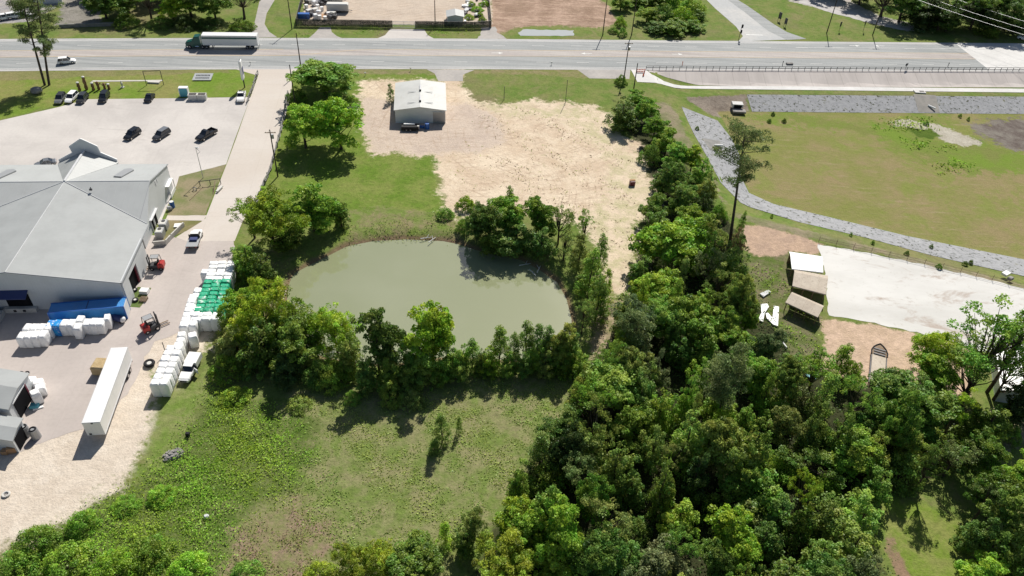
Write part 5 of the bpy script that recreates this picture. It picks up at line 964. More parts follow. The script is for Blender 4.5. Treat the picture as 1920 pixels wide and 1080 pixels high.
def forklift(label, tail, head, big=1.0):
    t = thing('forklift', label, 'forklift', group='forklifts in the yard'); m = MB(); m.box((-.7, 0, .75), (.9, 1.25, .95), bev=.15); m.build('counterweight', 'red', t)
    m = MB(); m.box((.2, 0, .6), (1.2, 1.15, .6), bev=.06); m.build('body', 'steel', t); m = MB(); m.box((-.1, 0, 1.05), (.6, .6, .3), bev=.08); m.box((-.4, 0, 1.4), (.15, .55, .6), bev=.05); m.build('seat', 'black', t)
    m = MB()
    for x in (-.75, .65):
        for s in (-1, 1): m.tube((x, s*.5, 1.0), (x*.85, s*.48, 2.2), .045)
    for s in (-1, 1): m.tube((-.64, s*.48, 2.2), (.55, s*.48, 2.2), .045)
    for i in range(7): m.box((-.6+i*.19, 0, 2.22), (.05, 1.0, .05))
    m.build('roof_cage', 'steel', t); m = MB(); m.add([(-.6, -.42, 2.26), (.5, -.42, 2.26), (.5, .42, 2.26), (-.6, .42, 2.26)], [(0, 1, 2, 3)]); m.build('rain_cover', 'metal', t)
    m = MB()
    for s in (-1, 1): m.box((.95, s*.33, 1.25), (.14, .12, 2.3))
    for z in (.3, 1.2, 2.3): m.box((.95, 0, z), (.1, .7, .12))
    m.box((1.07, 0, .5), (.06, 1.0, .5)); m.build('mast', 'steel', t)
    for s in (-1, 1): m = MB(); m.box((1.7, s*.28, .14), (1.25, .13, .06)); m.build('fork', 'wood', t)
    wheels(t, (-.7, .6), 1.25, .3, wd=.25); t.scale = (big,)*3; return place(t, tail, head)
forklift('red and black forklift heading towards the bale stack in the yard', (270,625), (300,612), 1.35)
forklift('red forklift parked by the warehouse door with its forks to the wall', (309,503), (282,504), 1.3)
# stored container beside the warehouse wall
ct = U(93,560,2.9); cb_ = U(94,593,2.9); cc1 = U(222,556,2.9)
t = thing('shipping_container', 'long blue shipping container standing against the warehouse wall behind the bales', 'shipping container', group=None); Lc = 12.4
m = MB(); m.box((0, 0, 1.5), (Lc, 2.5, 2.85)); bd = m.build('box', 'contblue', t)
m = MB()
for x in (-Lc/2, Lc/2):
    for y in (-1.25, 1.25): m.box((x, y, 1.5), (.18, .18, 3.0))
for y in (-1.26, 1.26): m.box((0, y, 2.95), (Lc-.2, .14, .14)); m.box((0, y, .12), (Lc-.2, .14, .18))
m.build('frame', 'blue', bd); m = MB(); m.box((Lc/2+.06, 0, 1.5), (.08, 2.3, 2.6)); m.build('end_door', 'whitewall', t)
m = MB(); m.box((0, 0, 2.97), (.1, 2.2, .05)); m.build('roof_rib', 'navy', bd)
c = np.array(WL(-5.6, -2.7)); t.location = (c[0], c[1], 0); t.rotation_euler.z = PH+.10

# ---------------------------------------------------------------- bales
def bale_mesh(seed, sx, sy, sz):
    r = random.Random(seed); m = MB(); m.box((0, 0, 0), (1, 1, 1), bev=.09); bm = bmesh.new(); bv = [bm.verts.new(p) for p in m.v]
    for f in m.f: bm.faces.new([bv[i] for i in f])
    bmesh.ops.triangulate(bm, faces=[f for f in bm.faces if len(f.verts) > 4]); bmesh.ops.subdivide_edges(bm, edges=bm.edges[:], cuts=2, use_grid_fill=True)
    for v in bm.verts:
        p = v.co; bul = .035*(1-(2*p.z)**2); n_ = .02*math.sin(p.x*9+seed)+.02*math.sin(p.z*11+seed*2.1)+.012*math.sin(p.y*15+seed)
        p.x *= 1+bul+n_; p.y *= 1+bul+n_*.8; p.z = p.z*(1+.02*math.sin(p.x*7+p.y*6+seed)); p.x *= sx; p.y *= sy; p.z = (p.z+.5)*sz
    me = bpy.data.meshes.new('bale'); bm.to_mesh(me); bm.free(); me.polygons.foreach_set('use_smooth', [True]*len(me.polygons)); me.update(); return me
BM = [bale_mesh(i, 1.0, 1.0, 1.0) for i in range(4)]
for me in BM: me.materials.append(MT['wrapwhite'])
def bale(x, y, rz, label, mat='wrapwhite', dim=(1.25, 1.9, 2.7), group='wrapped bales', z=0.0):
    o = bpy.data.objects.new('wrapped_bale', BM[rnd.randrange(4)]); col.objects.link(o); o.location = (x, y, z+.02); o.rotation_euler.z = rz+rnd.uniform(-.035, .035)
    o.scale = (dim[0]*rnd.uniform(.96, 1.02), dim[1]*rnd.uniform(.96, 1.02), dim[2]*rnd.uniform(.96, 1.03))
    o.material_slots[0].link = 'OBJECT'; o.material_slots[0].material = MT[mat]
    return tag(o, label, 'bale', group)
g1 = 'bales standing in front of the blue container'
H2 = 2.5
def at_front(u, v, off=0.0, rz=.12, H=H2, dy=1.9):
    p = U(u, v); n = np.array([-math.sin(rz), math.cos(rz)]); return p[0]+n[0]*(dy/2+off), p[1]+n[1]*(dy/2+off)
for i, (u, v) in enumerate([(45,654),(58.5,654),(71.5,653),(85,652)]):
    x, y = at_front(u, v); bale(x, y, .05, f'white bale, {NTH[i]} from left in the front row of the leftmost group', dim=(1.18,1.85,H2), group=g1)
    x, y = at_front(u, v, 2.0); bale(x+.25, y, .05, f'white bale, {NTH[i]} from left in the back row of the leftmost group', dim=(1.18,1.85,H2), group=g1)
for i, u in enumerate((99, 112)):
    x, y = at_front(u, 632); bale(x, y, .05, f'blue and white wrapped bale, {"left" if i == 0 else "right"} one of the pair between the white bales', 'wrapblue' if 1 else '', (1.2,1.9,H2), g1)
x, y = at_front(110, 634, -.3); 
for i, u in enumerate((125, 138)):
    x, y = at_front(u, 631); bale(x, y, .05, f'white wrapped bale, {NTH[i]} one to the right of the blue pair', dim=(1.22,1.95,H2), group=g1)
x, y = at_front(150, 638); bale(x, y, .1, 'white wrapped bale pulled forward of the others in front of the blue container', dim=(1.25,1.7,H2), group=g1)
x, y = at_front(152, 626, .5); bale(x, y, .1, 'white wrapped bale directly behind the one pulled forward', dim=(1.2,1.6,H2), group=g1)
for i, (u, v) in enumerate([(167,629),(180,629),(193,628)]):
    x, y = at_front(u, v); bale(x, y, .08, f'white bale, {NTH[i]} from left in the trio before the container', dim=(1.22,1.9,H2), group=g1)
x, y = at_front(204, 620, 0); bale(x, y, .3, 'white wrapped bale at the right end of the row before the container', dim=(1.0,1.7,H2), group=g1)
# long stack beside the trees
H3 = 2.9; p0 = U(385,596,H3); p1 = U(417,492,H3); ax = (p1-p0)[:2]; Ln = np.linalg.norm(ax); ax /= Ln; cx_ = np.array([ax[1], -ax[0]]); rz = math.atan2(ax[1], ax[0])-math.pi/2
nr_ = 15; stp = Ln/(nr_-1); g2 = 'bales of the long stack beside the pond trees'
for r_ in range(nr_):
    ncol = 3
    for c_ in range(ncol):
        p = p0[:2]+ax*stp*r_+cx_*(c_-1)*1.62*(.98+.05*rnd.random())+cx_*rnd.uniform(-.08, .08)
        green = 2 <= r_ <= 9
        m_ = 'wrapgreen' if green else 'wrapwhite'
        nm = 'green' if green else 'white'; k_ = (r_-2) if green else r_ if r_ < 2 else r_-10
        where = ('green' if green else ('near white' if r_ < 2 else 'far white'))
        bale(p[0], p[1], rz, f'{nm} bale, {NTH[k_]} {where} row of the long stack, {["left", "middle", "right"][c_]} column', m_, (1.58, stp*.97, H3*rnd.uniform(.97, 1.02)), g2)
q0 = U(344,606,H3); q1 = U(361,555,H3)
for i in range(7):
    p = q0[:2]+(q1-q0)[:2]*i/6*1.0; bale(p[0], p[1], rz, f'white bale, outer left column of the long stack, {NTH[i]} from near end', dim=(1.5, 1.45, H3), group=g2)
    if i < 4:
        p = p+cx_*1.55; bale(p[0], p[1], rz, f'white bale, inner left column of the long stack, {NTH[i]} from near end', dim=(1.4, 1.45, H3*.99), group=g2)
for i, (u, v) in enumerate([(363,574),(359,586),(375,543),(371,552),(388,508)]):
    p = U(u, v, H3); bale(p[0]-.5, p[1], rz, f'lone white bale left of the long stack, {NTH[i]} of the first pair' if i < 2 else f'lone white bale on the drive side of the green rows, {NTH[i-2]} in line', dim=(1.35, 1.5, H3*.96), group=g2)
bale(*U(339,625,2.9)[:2], rz+.1, 'white wrapped bale heading the short slanted file left of the tilted bale', dim=(1.3,1.3,2.9), group=g2)
bale(*U(337,636,2.9)[:2], rz+.1, 'white wrapped bale in the middle of the short slanted file', dim=(1.35,1.3,2.8), group=g2)
bale(*U(334,645,2.9)[:2], rz+.15, 'white wrapped bale at the near end of the short slanted file', dim=(1.5,1.5,2.8), group=g2)
bale(*U(360,627,2.7)[:2], .45, 'single white wrapped bale turned askew in front of the long stack', dim=(1.45,1.5,2.6), group=g2)
# near double file by the white pickup
g3 = 'bales of the near double file beside the white pickup'
e0, e1 = U(290,716,3.0), U(318,650,3.0); av = (e1-e0)[:2]; Lf = np.linalg.norm(av); av /= Lf; cv = np.array([av[1], -av[0]]); rz3 = math.atan2(av[1], av[0])-math.pi/2
for r_ in range(7):
    for c_ in (0, 1):
        p = e0[:2]+av*(Lf/6)*r_+cv*(c_*1.42+.0); bale(p[0], p[1], rz3, f'white bale in the near file, {NTH[r_]} from its front, {"left" if c_ == 0 else "right"} side', dim=(1.36, Lf/6*.98, 3.0*rnd.uniform(.96, 1.02)), group=g3)
g4 = 'bales by the small workshop'
for i, (u, v, H, lb) in enumerate([(56,711,1.9,'round-shouldered white bale behind the workshop corner'),(70,715,1.9,'white bale at the back of the workshop pile'),(73,724,1.9,'white bale in the middle of the workshop pile'),(64,735,2.4,'tall white bale at the front of the workshop pile')]):
    p = U(u, v, H); bale(p[0], p[1], .2+.2*i, lb, dim=(1.35, 1.4, H), group=g4)

# ---------------------------------------------------------------- yard clutter
def single(name, label, cat, mb, mat, loc, rz=0.0, group=None, smooth=False):
    o = mb.build(name, mat, None, smooth, loc, rz); return tag(o, label, cat, group)
m = MB(); m.box((0, 0, 1.1), (2.6, 2.6, 1.9), bev=.2); o = single('straw_bale', 'straw-coloured block beside the long white trailer', 'straw bale', m, 'hay', U(189, 706)); o.location.y += 1.2
def tyre(u, v, label, R_=.55, z=.2, flat=True, mat='black', g='loose tyres'):
    m = MB(); m.torus((0, 0, z), R_*.72, R_*.28, mi=0); t = tag(m.build('tyre', 'black', None, True, (*U(u, v)[:2], .05)), label, 'tyre', g)
    m = MB(); m.tube((0, 0, z-.1), (0, 0, z+.1), R_*.42, n=14); m.build('rim', 'offwhite', t); return t
tyre(281, 684, 'big tyre with pale rim lying on the gravel left of the near bales', .95, .35)
tyre(254, 564, 'tyre with pale hub lying on the grass patch by the warehouse corner', .6)
tyre(253, 545, 'dark tyres stacked against the warehouse corner', .55)
m = MB(); m.tube((-1.5, 0, .75), (1.2, 0, .75), .6, n=14); t = thing('storage_tank', 'dark cylindrical tank with a white end beside the blue container', 'tank', (*U(221, 602)[:2], 0), -.25); m.build('barrel', 'navy', t, True)
m = MB(); m.ball((1.2, 0, .75), .6, sx=.8, n=10); m.build('end_cap', 'white', t, True); m = MB(); m.box((-1, 0, .15), (.2, .9, .3)); m.box((.8, 0, .15), (.2, .9, .3)); m.build('cradle', 'steel', t)
sheet('grass_patch', [(238,575),(258,538),(284,540),(268,570),(262,577)], M_noise('patch_grass', (.09,.15,.03), (.14,.15,.05), .6), .04)
sheet('grass_patch', [(315,404),(336,331),(423,309),(384,404)], M_noise('patch_grass_dry', (.12,.165,.035), (.28,.23,.14), .12), .045, rough_edge=.1)
sheet('grass_patch', [(308,425),(312,413),(379,415),(350,433),(318,447),(305,455)], 'grass' if 'grass' in MT else M_noise('patch_grass_b', (.16,.16,.05), (.28,.22,.13), .2), .045)
m = MB(); m.box((0, 0, .45), (1.5, 1.2, .7)); single('white_crate', 'flat white crate on the grass patch by the warehouse corner', 'crate', m, 'white', U(272, 549))
m = MB()
for i in range(6): m.box((0, -.55+i*.22, .45), (1.3, .12, .04))
for s in (-.55, 0, .55): m.box((s, 0, .3), (.1, 1.2, .22))
for i in range(4): m.box((0, -.5+i*.33, .12), (1.3, .12, .04))
pl = m; single('wooden_pallet', 'grey wooden pallet lying near the tyre at the warehouse corner', 'pallet', m, 'wood', U(270, 563))
m = MB(); m.box((0, 0, .6), (.5, .5, 1.2), bev=.1); single('white_drum', 'white drum standing against the warehouse corner wall', 'drum', m, 'white', U(246, 556))
for i, (u, v, s) in enumerate([(302, 443, 1.0), (309, 428, 1.0)]):
    t = thing('condenser_unit', f'boxy grey condenser unit against the warehouse side, {["nearer", "farther"][i]} one', 'air conditioner', (*U(u, v)[:2], 0), PH, 'condenser units beside the warehouse')
    m = MB(); m.box((0, 0, .8), (1.5, 2.0, 1.6), bev=.06); m.build('casing', 'metal', t); m = MB(); m.box((0, 0, 1.63), (1.1, 1.5, .06)); m.build('fan_grille', 'offwhite', t); m = MB(); m.tube((0, .3, 1.66), (0, .3, 1.72), .4, n=14); m.build('fan', 'steel', t)
m = MB(); w_ = [U(290,461), U(312,459), U(322,448), U(345,425)]
for a, b in zip(w_, w_[1:]): d_ = b-a; m.box((*(a+b)[:2]/2, .55), (np.linalg.norm(d_)+.2, .25, 1.1), math.atan2(d_[1], d_[0]))
single('retaining_wall', 'low kinked concrete wall wrapping the dry grass by the warehouse corner', 'wall', m, 'kerb', (0, 0, 0))
m = MB(); m.box((0, 0, .25), (1.9, 1.3, .12)); single('white_board', 'white sheet lying on the dry grass near the condenser units', 'sheet', m, 'white', U(336, 424), .2)
t = thing('blue_barrel', 'bright blue barrel with pale lid beside the warehouse side door', 'barrel', (*U(324, 389)[:2], 0)); m = MB(); m.tube((0, 0, 0), (0, 0, 1.5), .5, n=14); m.build('drum', 'blue', t); m = MB(); m.tube((0, 0, 1.5), (0, 0, 1.56), .45, n=14); m.build('lid', 'lamp', t)
m = MB(); m.ball((0, 0, .5), .6, n=8, jit=.15); single('scrap_heap', 'grey scrap bundle beside the blue barrel', 'scrap', m, 'metal', U(319, 394))
m = MB(); m.box((0, 0, .55), (1.2, 1.2, 1.1), bev=.05); single('cardboard_box', 'large brown carton in front of the lean-to', 'carton', m, 'cardboard', U(25, 845), .3)
m = MB(); m.box((0, 0, .4), (.9, .8, .8), bev=.05); single('cardboard_box', 'smaller brown carton left of the large carton by the lean-to', 'carton', m, 'cardboard', U(11, 850), .1)
for i, (u, v) in enumerate([(51, 815), (69, 820)]):
    t = thing('wire_bundle', f'grey wrapped drum stack with dark rings on top, {["left", "right"][i]} one by the lean-to', 'drum stack', (*U(u, v)[:2], 0), .2*i, 'drum stacks by the lean-to')
    m = MB(); m.tube((0, 0, 0), (0, 0, 1.9), .72, .62, 14); m.build('drum', 'metal', t); m = MB(); m.torus((0, 0, 1.92), .42, .14, 14, 6); m.build('ring', 'black', t)
m = MB(); m.ball((0, 0, .8), .85, sz=.9, n=10); single('plastic_tote', 'dark blue and white tote beside the lean-to door', 'tote', m, 'darkblue', U(30, 822))
m = MB(); m.box((0, 0, .3), (1.3, 1.0, .6), bev=.1); single('blue_tarp', 'crumpled blue tarpaulin below the workshop bales', 'tarpaulin', m, 'teal', U(66, 763), .2)
m = MB(); m.box((0, 0, .12), (1.5, .4, .2)); single('white_plank', 'white plank lying beside the blue tarpaulin', 'plank', m, 'white', U(72, 766), .55)
m = MB()
m.ball((0, 0, -.1), 1.5, sy=.75, sz=.45, n=14, jit=.12)
for i in range(70): q_ = rnd.uniform(0, 6.28); r_ = math.sqrt(rnd.random()); m.ball((1.45*r_*math.cos(q_), 1.0*r_*math.sin(q_), .5*(1-r_*r_)), rnd.uniform(.14, .32), n=6, jit=.25)
single('rubble_pile', 'low pile of grey broken concrete at the edge of the weeds', 'rubble pile', m, 'rock', U(325, 853), .6)
m = MB(); m.box((0, 0, .35), (.6, .5, .7), bev=.06); single('black_bin', 'small black bin at the edge of the weeds beside the grass strip', 'bin', m, 'black', U(353, 817))
m = MB(); m.ball((0, 0, .2), .4, n=8, jit=.15); single('boulder', 'small white boulder among the weeds', 'boulder', m, 'whitewall', U(387, 970))
t = thing('concrete_ring', 'round concrete ring on the grass at the lower left', 'concrete ring', (*U(12, 928)[:2], 0)); m = MB(); m.torus((0, 0, .15), .45, .16, 16, 6); m.build('rim', 'kerb', t); m = MB(); m.tube((0, 0, .02), (0, 0, .08), .38, n=14); m.build('infill', 'rock', t)
for i in range(5):
    m = MB(); m.torus((0, 0, .35), .28, .12, 14, 6, 'Y'); single('tyre', f'tyre leaning behind the workshop roof edge, {NTH[i]} from the left', 'tyre', m, 'black', U(8+i*11, 702), .2*i, 'loose tyres behind the workshop')
# dumpster on the dirt lot
t = thing('dumpster', 'small dark red dumpster on the dirt lot beside the hedge strip', 'dumpster', (*U(1185, 347)[:2], 0), .2); m = MB(); m.box((0, 0, .6), (1.2, .9, 1.1)); m.build('bin', 'maroon', t); m = MB(); m.box((0, .2, 1.25), (1.3, .6, .1), 0); m.build('lid', 'cardboard', t)
# flatbed trailer and blue drum by the shed
t = thing('utility_trailer', 'dark utility trailer with a white load parked against the metal shed', 'trailer', (*U(769, 243)[:2], 0), .1)
m = MB(); m.box((0, 0, .75), (4.4, 2.0, .9), bev=.1); m.build('bed', 'black', t); m = MB(); m.box((-.2, .5, 1.35), (2.8, .7, .25), bev=.08); m.build('load', 'white', t); m = MB(); m.box((2.1, -.6, 1.1), (.5, .4, .7)); m.build('toolbox', 'offwhite', t); wheels(t, (-.9, .1), 2.2, .35)
m = MB(); m.tube((0, 0, 0), (0, 0, 1.5), .55, n=14); m.box((-1.6, .2, .3), (1.8, .6, .5)); single('blue_drum', 'blue drum standing against the metal shed', 'drum', m, 'blue', U(801, 241))

# ---------------------------------------------------------------- lawn, car park furniture
G = 'carved posts on the lawn'
for i, (u, v, h, cap, d_) in enumerate([(150,170,2.3,1,'squat, wide'),(163,168,3.6,1,'tallest'),(176,169,2.0,1,'mushroom capped, third'),(186,168,2.3,0,'figure-shaped, fourth'),(197,167,1.8,0,'leaning, fifth'),(205,167,1.4,1,'shortest')]):
    t = thing('carved_post', f'brown carved wooden post on the lawn, the {d_} one in the row', 'carving', (*U(u, v)[:2], 0), i*.5, G)
    m = MB(); m.loft([[(r*math.cos(a)*(1+.1*((k2+j) % 3)), r*math.sin(a)*.9, z) for j, a in enumerate([q*math.pi/4 for q in range(8)])] for k2, (r, z) in enumerate([(.32, 0), (.42, h*.2), (.28, h*.4), (.45, h*.6), (.30, h*.78), (.36, h*.92), (.15, h)])]); m.build('body', 'carved', t)
    if cap: m = MB(); m.ball((0, 0, h), .42, sz=.5, n=10); m.build('cap', 'offwhite', t)
    else:
        m = MB()
        for s in (-1, 1): m.tube((0, s*.3, h*.6), (.25, s*.75, h*.85), .1)
        m.build('arm', 'carved', t)
t = thing('garden_statue', 'small white statue standing alone on the lawn', 'statue', (*U(230, 164)[:2], 0)); m = MB(); m.loft([[(r*math.cos(q*math.pi/4), r*math.sin(q*math.pi/4), z) for q in range(8)] for r, z in [(.3, 0), (.2, .5), (.28, 1.0), (.3, 1.3), (.1, 1.5)]]); m.ball((0, 0, 1.7), .2); m.build('figure', 'offwhite', t); m = MB(); m.box((0, 0, .1), (.8, .8, .2)); m.build('plinth', 'kerb', t)
t = thing('goal_frame', 'tall dark metal frame standing on the lawn', 'frame'); a, b = U(275, 160), U(307, 159); h = height_from((275,160), (269,133))
m = MB(); m.tube((a[0], a[1], 0), (a[0], a[1], h), .09); m.build('post', 'steel', t); m = MB(); m.tube((b[0], b[1], 0), (b[0], b[1], h), .09); m.build('post', 'steel', t); m = MB(); m.tube((a[0], a[1], h), (b[0], b[1], h), .09); m.build('crossbar', 'steel', t)
m = MB(); m.box((0, 0, .2), (3.2, 1.2, .4)); single('stone_slab', 'pale slab under the dark metal frame', 'slab', m, 'kerb', U(289, 155))
sheet('sidewalk', [(170,153.5),(305,152),(305,150),(175,151)], 'kerb', .05)
# banner board
t = thing('banner_sign', 'white banner board with dark lettering propped on the lawn', 'banner'); a, b = U(360,150,.3), U(395,150,.3); c = (a+b)/2; wd = np.linalg.norm(b-a); t.location = (*c[:2], 0); t.rotation_euler.z = math.atan2(b[1]-a[1], b[0]-a[0])
m = MB(); m.add([(-wd/2, 0, .3), (wd/2, 0, .3), (wd/2+.6, 1.9, 1.4), (-wd/2+.6, 1.9, 1.4), (-wd/2, .06, .2), (wd/2, .06, .2), (wd/2+.6, 1.96, 1.3), (-wd/2+.6, 1.96, 1.3)], [(0, 1, 2, 3), (7, 6, 5, 4), (0, 4, 5, 1), (1, 5, 6, 2), (2, 6, 7, 3), (3, 7, 4, 0)]); bb = m.build('panel', 'white', t)
for row, (y0, n_, s_) in enumerate([(.42, 13, .24), (1.1, 10, .3)]):
    m = MB()
    for i in range(n_):
        x = -wd/2+.7+i*(wd-1.2)/n_+y0*.3; z = .3+y0*1.1/1.9+.03; m.add([(x, y0, z), (x+s_*.75, y0, z), (x+s_*.75+.08, y0+s_*1.3, z+s_*.75), (x+.08, y0+s_*1.3, z+s_*.75)], [(0, 1, 2, 3)])
    m.build('lettering', 'dark_grey', bb)
for s in (-1, 1): m = MB(); m.tube((s*wd*.4+.5, 1.8, 0), (s*wd*.4+.5, 1.8, 1.25), .06); m.build('leg', 'wood', t)
t = thing('display_pool', 'upright white box open to a pale blue inside at the lawn edge', 'display box', (*U(347,180)[:2], 0), PH); m = MB(); m.box((0, .5, 1.25), (2.3, .25, 2.5)); m.box((-1.1, 0, 1.25), (.15, 1.2, 2.5)); m.box((1.1, 0, 1.25), (.15, 1.2, 2.5)); m.box((0, 0, 2.5), (2.3, 1.3, .12)); m.build('shell', 'white', t); m = MB(); m.box((0, -.1, 1.2), (2.0, .9, 2.3)); m.build('inside', 'teal', t)
for i, u in enumerate((363, 380)):
    t = thing('open_tub', f'white open-topped tub at the lawn edge, {["left", "right"][i]} one of two', 'tub', (*U(u, 186)[:2], 0), PH, 'open tubs at the lawn edge'); m = MB(); m.box((0, .7, .75), (2.2, .15, 1.5)); m.box((0, -.7, .75), (2.2, .15, 1.5)); m.box((-1.05, 0, .75), (.15, 1.3, 1.5)); m.box((1.05, 0, .75), (.15, 1.3, 1.5)); m.build('sides', 'offwhite', t); m = MB(); m.box((0, 0, .9), (1.9, 1.2, .1)); m.build('contents', 'carved', t)
t = thing('pylon_sign', 'tall narrow white pylon sign on a dark post at the lawn corner', 'pylon sign', (*U(459,164)[:2], 0), 1.72); h = height_from((459,164), (457,109))
m = MB(); m.tube((0, 0, 0), (0, 0, h*.95), .16); m.build('post', 'steel', t); m = MB(); m.box((0, 0, h*.63), (2.0, .6, h*.68), bev=.25); pn = m.build('sign_panel', 'white', t); m = MB(); m.box((0, .31, h*.6), (1.4, .03, h*.25)); m.box((0, -.31, h*.6), (1.4, .03, h*.25)); m.build('sign_face', 'navy', pn)
m = MB(); m.ball((0, 0, .7), 1.3, sx=1.2, sz=.7, n=10, jit=.12); single('boulder', 'dark rounded boulder at the foot of the tall pines', 'boulder', m, 'rock', U(70, 174))
t = thing('yard_lamp', 'slender white lamp post with a hooked arm at the corner of the dry lawn', 'lamp post', (*U(381,334)[:2], 0)); h = height_from((381,334), (372,276)); m = MB(); m.tube((0, 0, 0), (0, 0, h), .09, .06); m.build('post', 'offwhite', t); m = MB(); m.tube((0, 0, h), (.9, -.6, h-.3), .06); m.tube((0, 0, h-1.6), (.7, .3, h-1.0), .04); m.build('arm', 'metal', t); m = MB(); m.box((.3, 0, h+.1), (.8, .3, .2), bev=.06); m.build('lamp_head', 'white', t)
t = thing('scrap_rack', 'dark timber and iron rack with loose parts on the dry lawn', 'rack', (*U(395,347)[:2], 0), .3)
m = MB(); m.tube((-2.4, 0, 1.2), (2.4, .3, 1.2), .08)
for x in (-2.2, 0, 2.2): m.tube((x, 0, 0), (x, 0, 1.3), .08)
m.build('frame', 'steel', t); m = MB(); m.tube((-1.6, -.6, .1), (-4.2, -5.5, .1), .07); m.tube((1.2, -.6, 1.3), (.6, -4.2, 0), .1); m.build('pole_piece', 'wood', t); m = MB(); m.box((2.0, -2.6, .4), (.5, 2.3, .3), -.5); m.build('white_part', 'offwhite', t)
m = MB(); m.torus((0, 0, .4), .4, .1, 14, 6, 'Y'); single('iron_wheel', 'pale iron wheel lying on the dry lawn', 'wheel', m, 'metal', U(366, 357))

# ---------------------------------------------------------------- poles, wires, signs, rails, fences
def upole(label, base, top, r=.14, arms=(), cap=None, hmax=13.5):
    h = min(hmax, height_from(base, top)) if top else hmax; b = U(*base); t = thing('utility_pole', label, 'utility pole', (b[0], b[1], gz(b[0], b[1])), PH, 'utility poles')
    m = MB(); m.tube((0, 0, -.5), (0, 0, h), r*1.25, r*.8, 10); m.build('post', 'pole', t)
    for z in arms: m = MB(); m.box((0, .12, h-z), (2.4, .12, .14)); ca = m.build('crossarm', 'wood', t); m = MB(); [m.tube((x, .12, h-z), (x, .12, h-z+.28), .06) for x in (-1.0, -.4, .4, 1.0)]; m.build('insulators', 'offwhite', ca)
    if cap: m = MB(); m.tube((.35, .1, h-2.2), (.35, .1, h-1.2), .28, n=10); m.build('transformer', 'metal', t)
    return t, h
UP_ = {}
for k2, lb, b, tp, ar, cp_, hm in [('a','tall dark pole on the verge left of the fenced compound',(547.5,55),None,(.6,),None,13),('b','tall dark pole standing in the round tree beside the highway',(565,132),(553.7,62),(),None,13.5),('c','thin pole beside the drive in front of the round tree',(554.5,200),(545.5,121),(),None,13),('d','pole with a transformer beside the drive near the pond trees',(521,331),(507,243),(.8,),1,13),('e','dark pole in front of the compound gate',(816,50),(816,0),(),None,12.5),
    ('f','dark pole at the red dirt field edge',(1130,66),None,(.5,),None,13),('g','dark pole at the thicket edge beyond the highway',(1184,66),None,(.5,),None,13),('h','pole with a broad crossarm at the head of the hedge strip',(1169.5,150),(1177,80),(.3,),1,13),('i','slimmer pole beside the orange barrier at the railing end',(1188,168),(1192,118),(),None,13),('j','dark pole on the far verge left of the small signs',(1550,62),None,(.5,),None,13),('k','dark pole on the far verge between the gravel drive and the highway',(1636,66),None,(.5,),None,13)]:
    UP_[k2] = upole(lb, b, tp, arms=ar, cap=cp_, hmax=hm)
for lb, b, tp in [('short bare steel post in the grass right of the dirt lot entrance',(1060,193),(1066,150)),('thin leaning post in the weeds right of the metal shed',(945,186),(946,162)),('bare metal post beside the yard bales',(311,662),(309,640)),('thin post in the lower right meadow',(1811,1055),(1815,1018))]:
    h = height_from(b, tp); p = U(*b); m = MB(); m.tube((0, 0, -.2), (0, 0, h), .07, n=8); m.tube((-.35, 0, h*.15), (.35, 0, h*.15), .04, n=5); single('steel_post', lb, 'post', m, 'steel', (p[0], p[1], 0))
# overhead lines crossing the top right corner
for i, (v0, v1) in enumerate([((1700,-10),(1960,76)),((1725,-12),(1960,64)),((1765,-14),(1960,50))]):
    a, b = U(*v0, 9.5), U(*v1, 9.5); d_ = b-a; a, b = a-d_*.6, b+d_*.5; m = MB(); pr = None
    for j in range(17):
        f = j/16; p = a+(b-a)*f; p[2] = 9.5-1.2*math.sin(math.pi*f)+.6
        if pr is not None: m.tube(pr, p, .045, n=5)
        pr = p
    single('power_line', f'overhead power line crossing the dark wood at the top right, {["lowest", "middle", "highest"][i]} of three', 'power line', m, 'metal', (0, 0, 0), group='power lines')
# railing along the embankment
t = thing('roadside_railing', 'long dark metal railing with many posts along the top of the concrete slope', 'railing'); S = np.arange(152.5, 330, 2.05)
m = MB()
for s0, s1 in zip(np.arange(152.5, 330, 8), np.arange(160.5, 338, 8)):
    for z in (.55, 1.1): m.tube((*rd(s0, -4.4), z), (*rd(s1, -4.4), z), .075, n=6)
m.build('rail', 'steel', t); pm = MB(); pm.box((0, 0, .5), (.12, .12, 1.15)); first = None
for i, s0 in enumerate(S):
    if first is None: first = pm.build('post', 'steel', t); o = first
    else: o = first.copy(); col.objects.link(o)
    p = rd(s0, -4.4); o.location = (p[0], p[1], 0)
t = thing('safety_barrier', 'orange and white road barrier at the end of the railing', 'barrier', (*U(1201,136)[:2], 0), .1)
m = MB(); m.box((0, 0, .35), (2.6, .12, .28)); m.box((0, 0, .9), (2.6, .12, .28)); m.build('board', 'orange', t); m = MB()
for x in (-.8, 0, .8): m.box((x, -.07, .35), (.3, .03, .28)); m.box((x, -.07, .9), (.3, .03, .28))
m.build('white_band', 'white', t)
for x in (-1.2, 1.2): m = MB(); m.box((x, 0, .55), (.1, .5, 1.1)); m.build('leg', 'red', t)
m = MB(); m.tube((0, 0, 0), (0, 0, 1.0), .28, .12, 10); single('traffic_drum', 'orange traffic drum beside the road barrier', 'traffic drum', m, 'orange', U(1206,143))
for i, (u, v, lb) in enumerate([(1279,123,'orange delineator post at the near road edge above the railing'),(1777,125,'dark delineator post near the right end of the railing'),(1467,122,'dark stubby post on the shoulder beside the grey box')]):
    m = MB(); m.tube((0, 0, 0), (0, 0, 1.3), .09, n=8); m.box((0, 0, 1.15), (.25, .08, .35)); single('delineator', lb, 'marker post', m, 'orange' if i == 0 else 'steel', U(u, v))
m = MB(); m.box((0, 0, .25), (2.0, .9, .5), PH); single('road_grate_box', 'low grey box on the road shoulder above the railing', 'box', m, 'rock', U(1480,121))
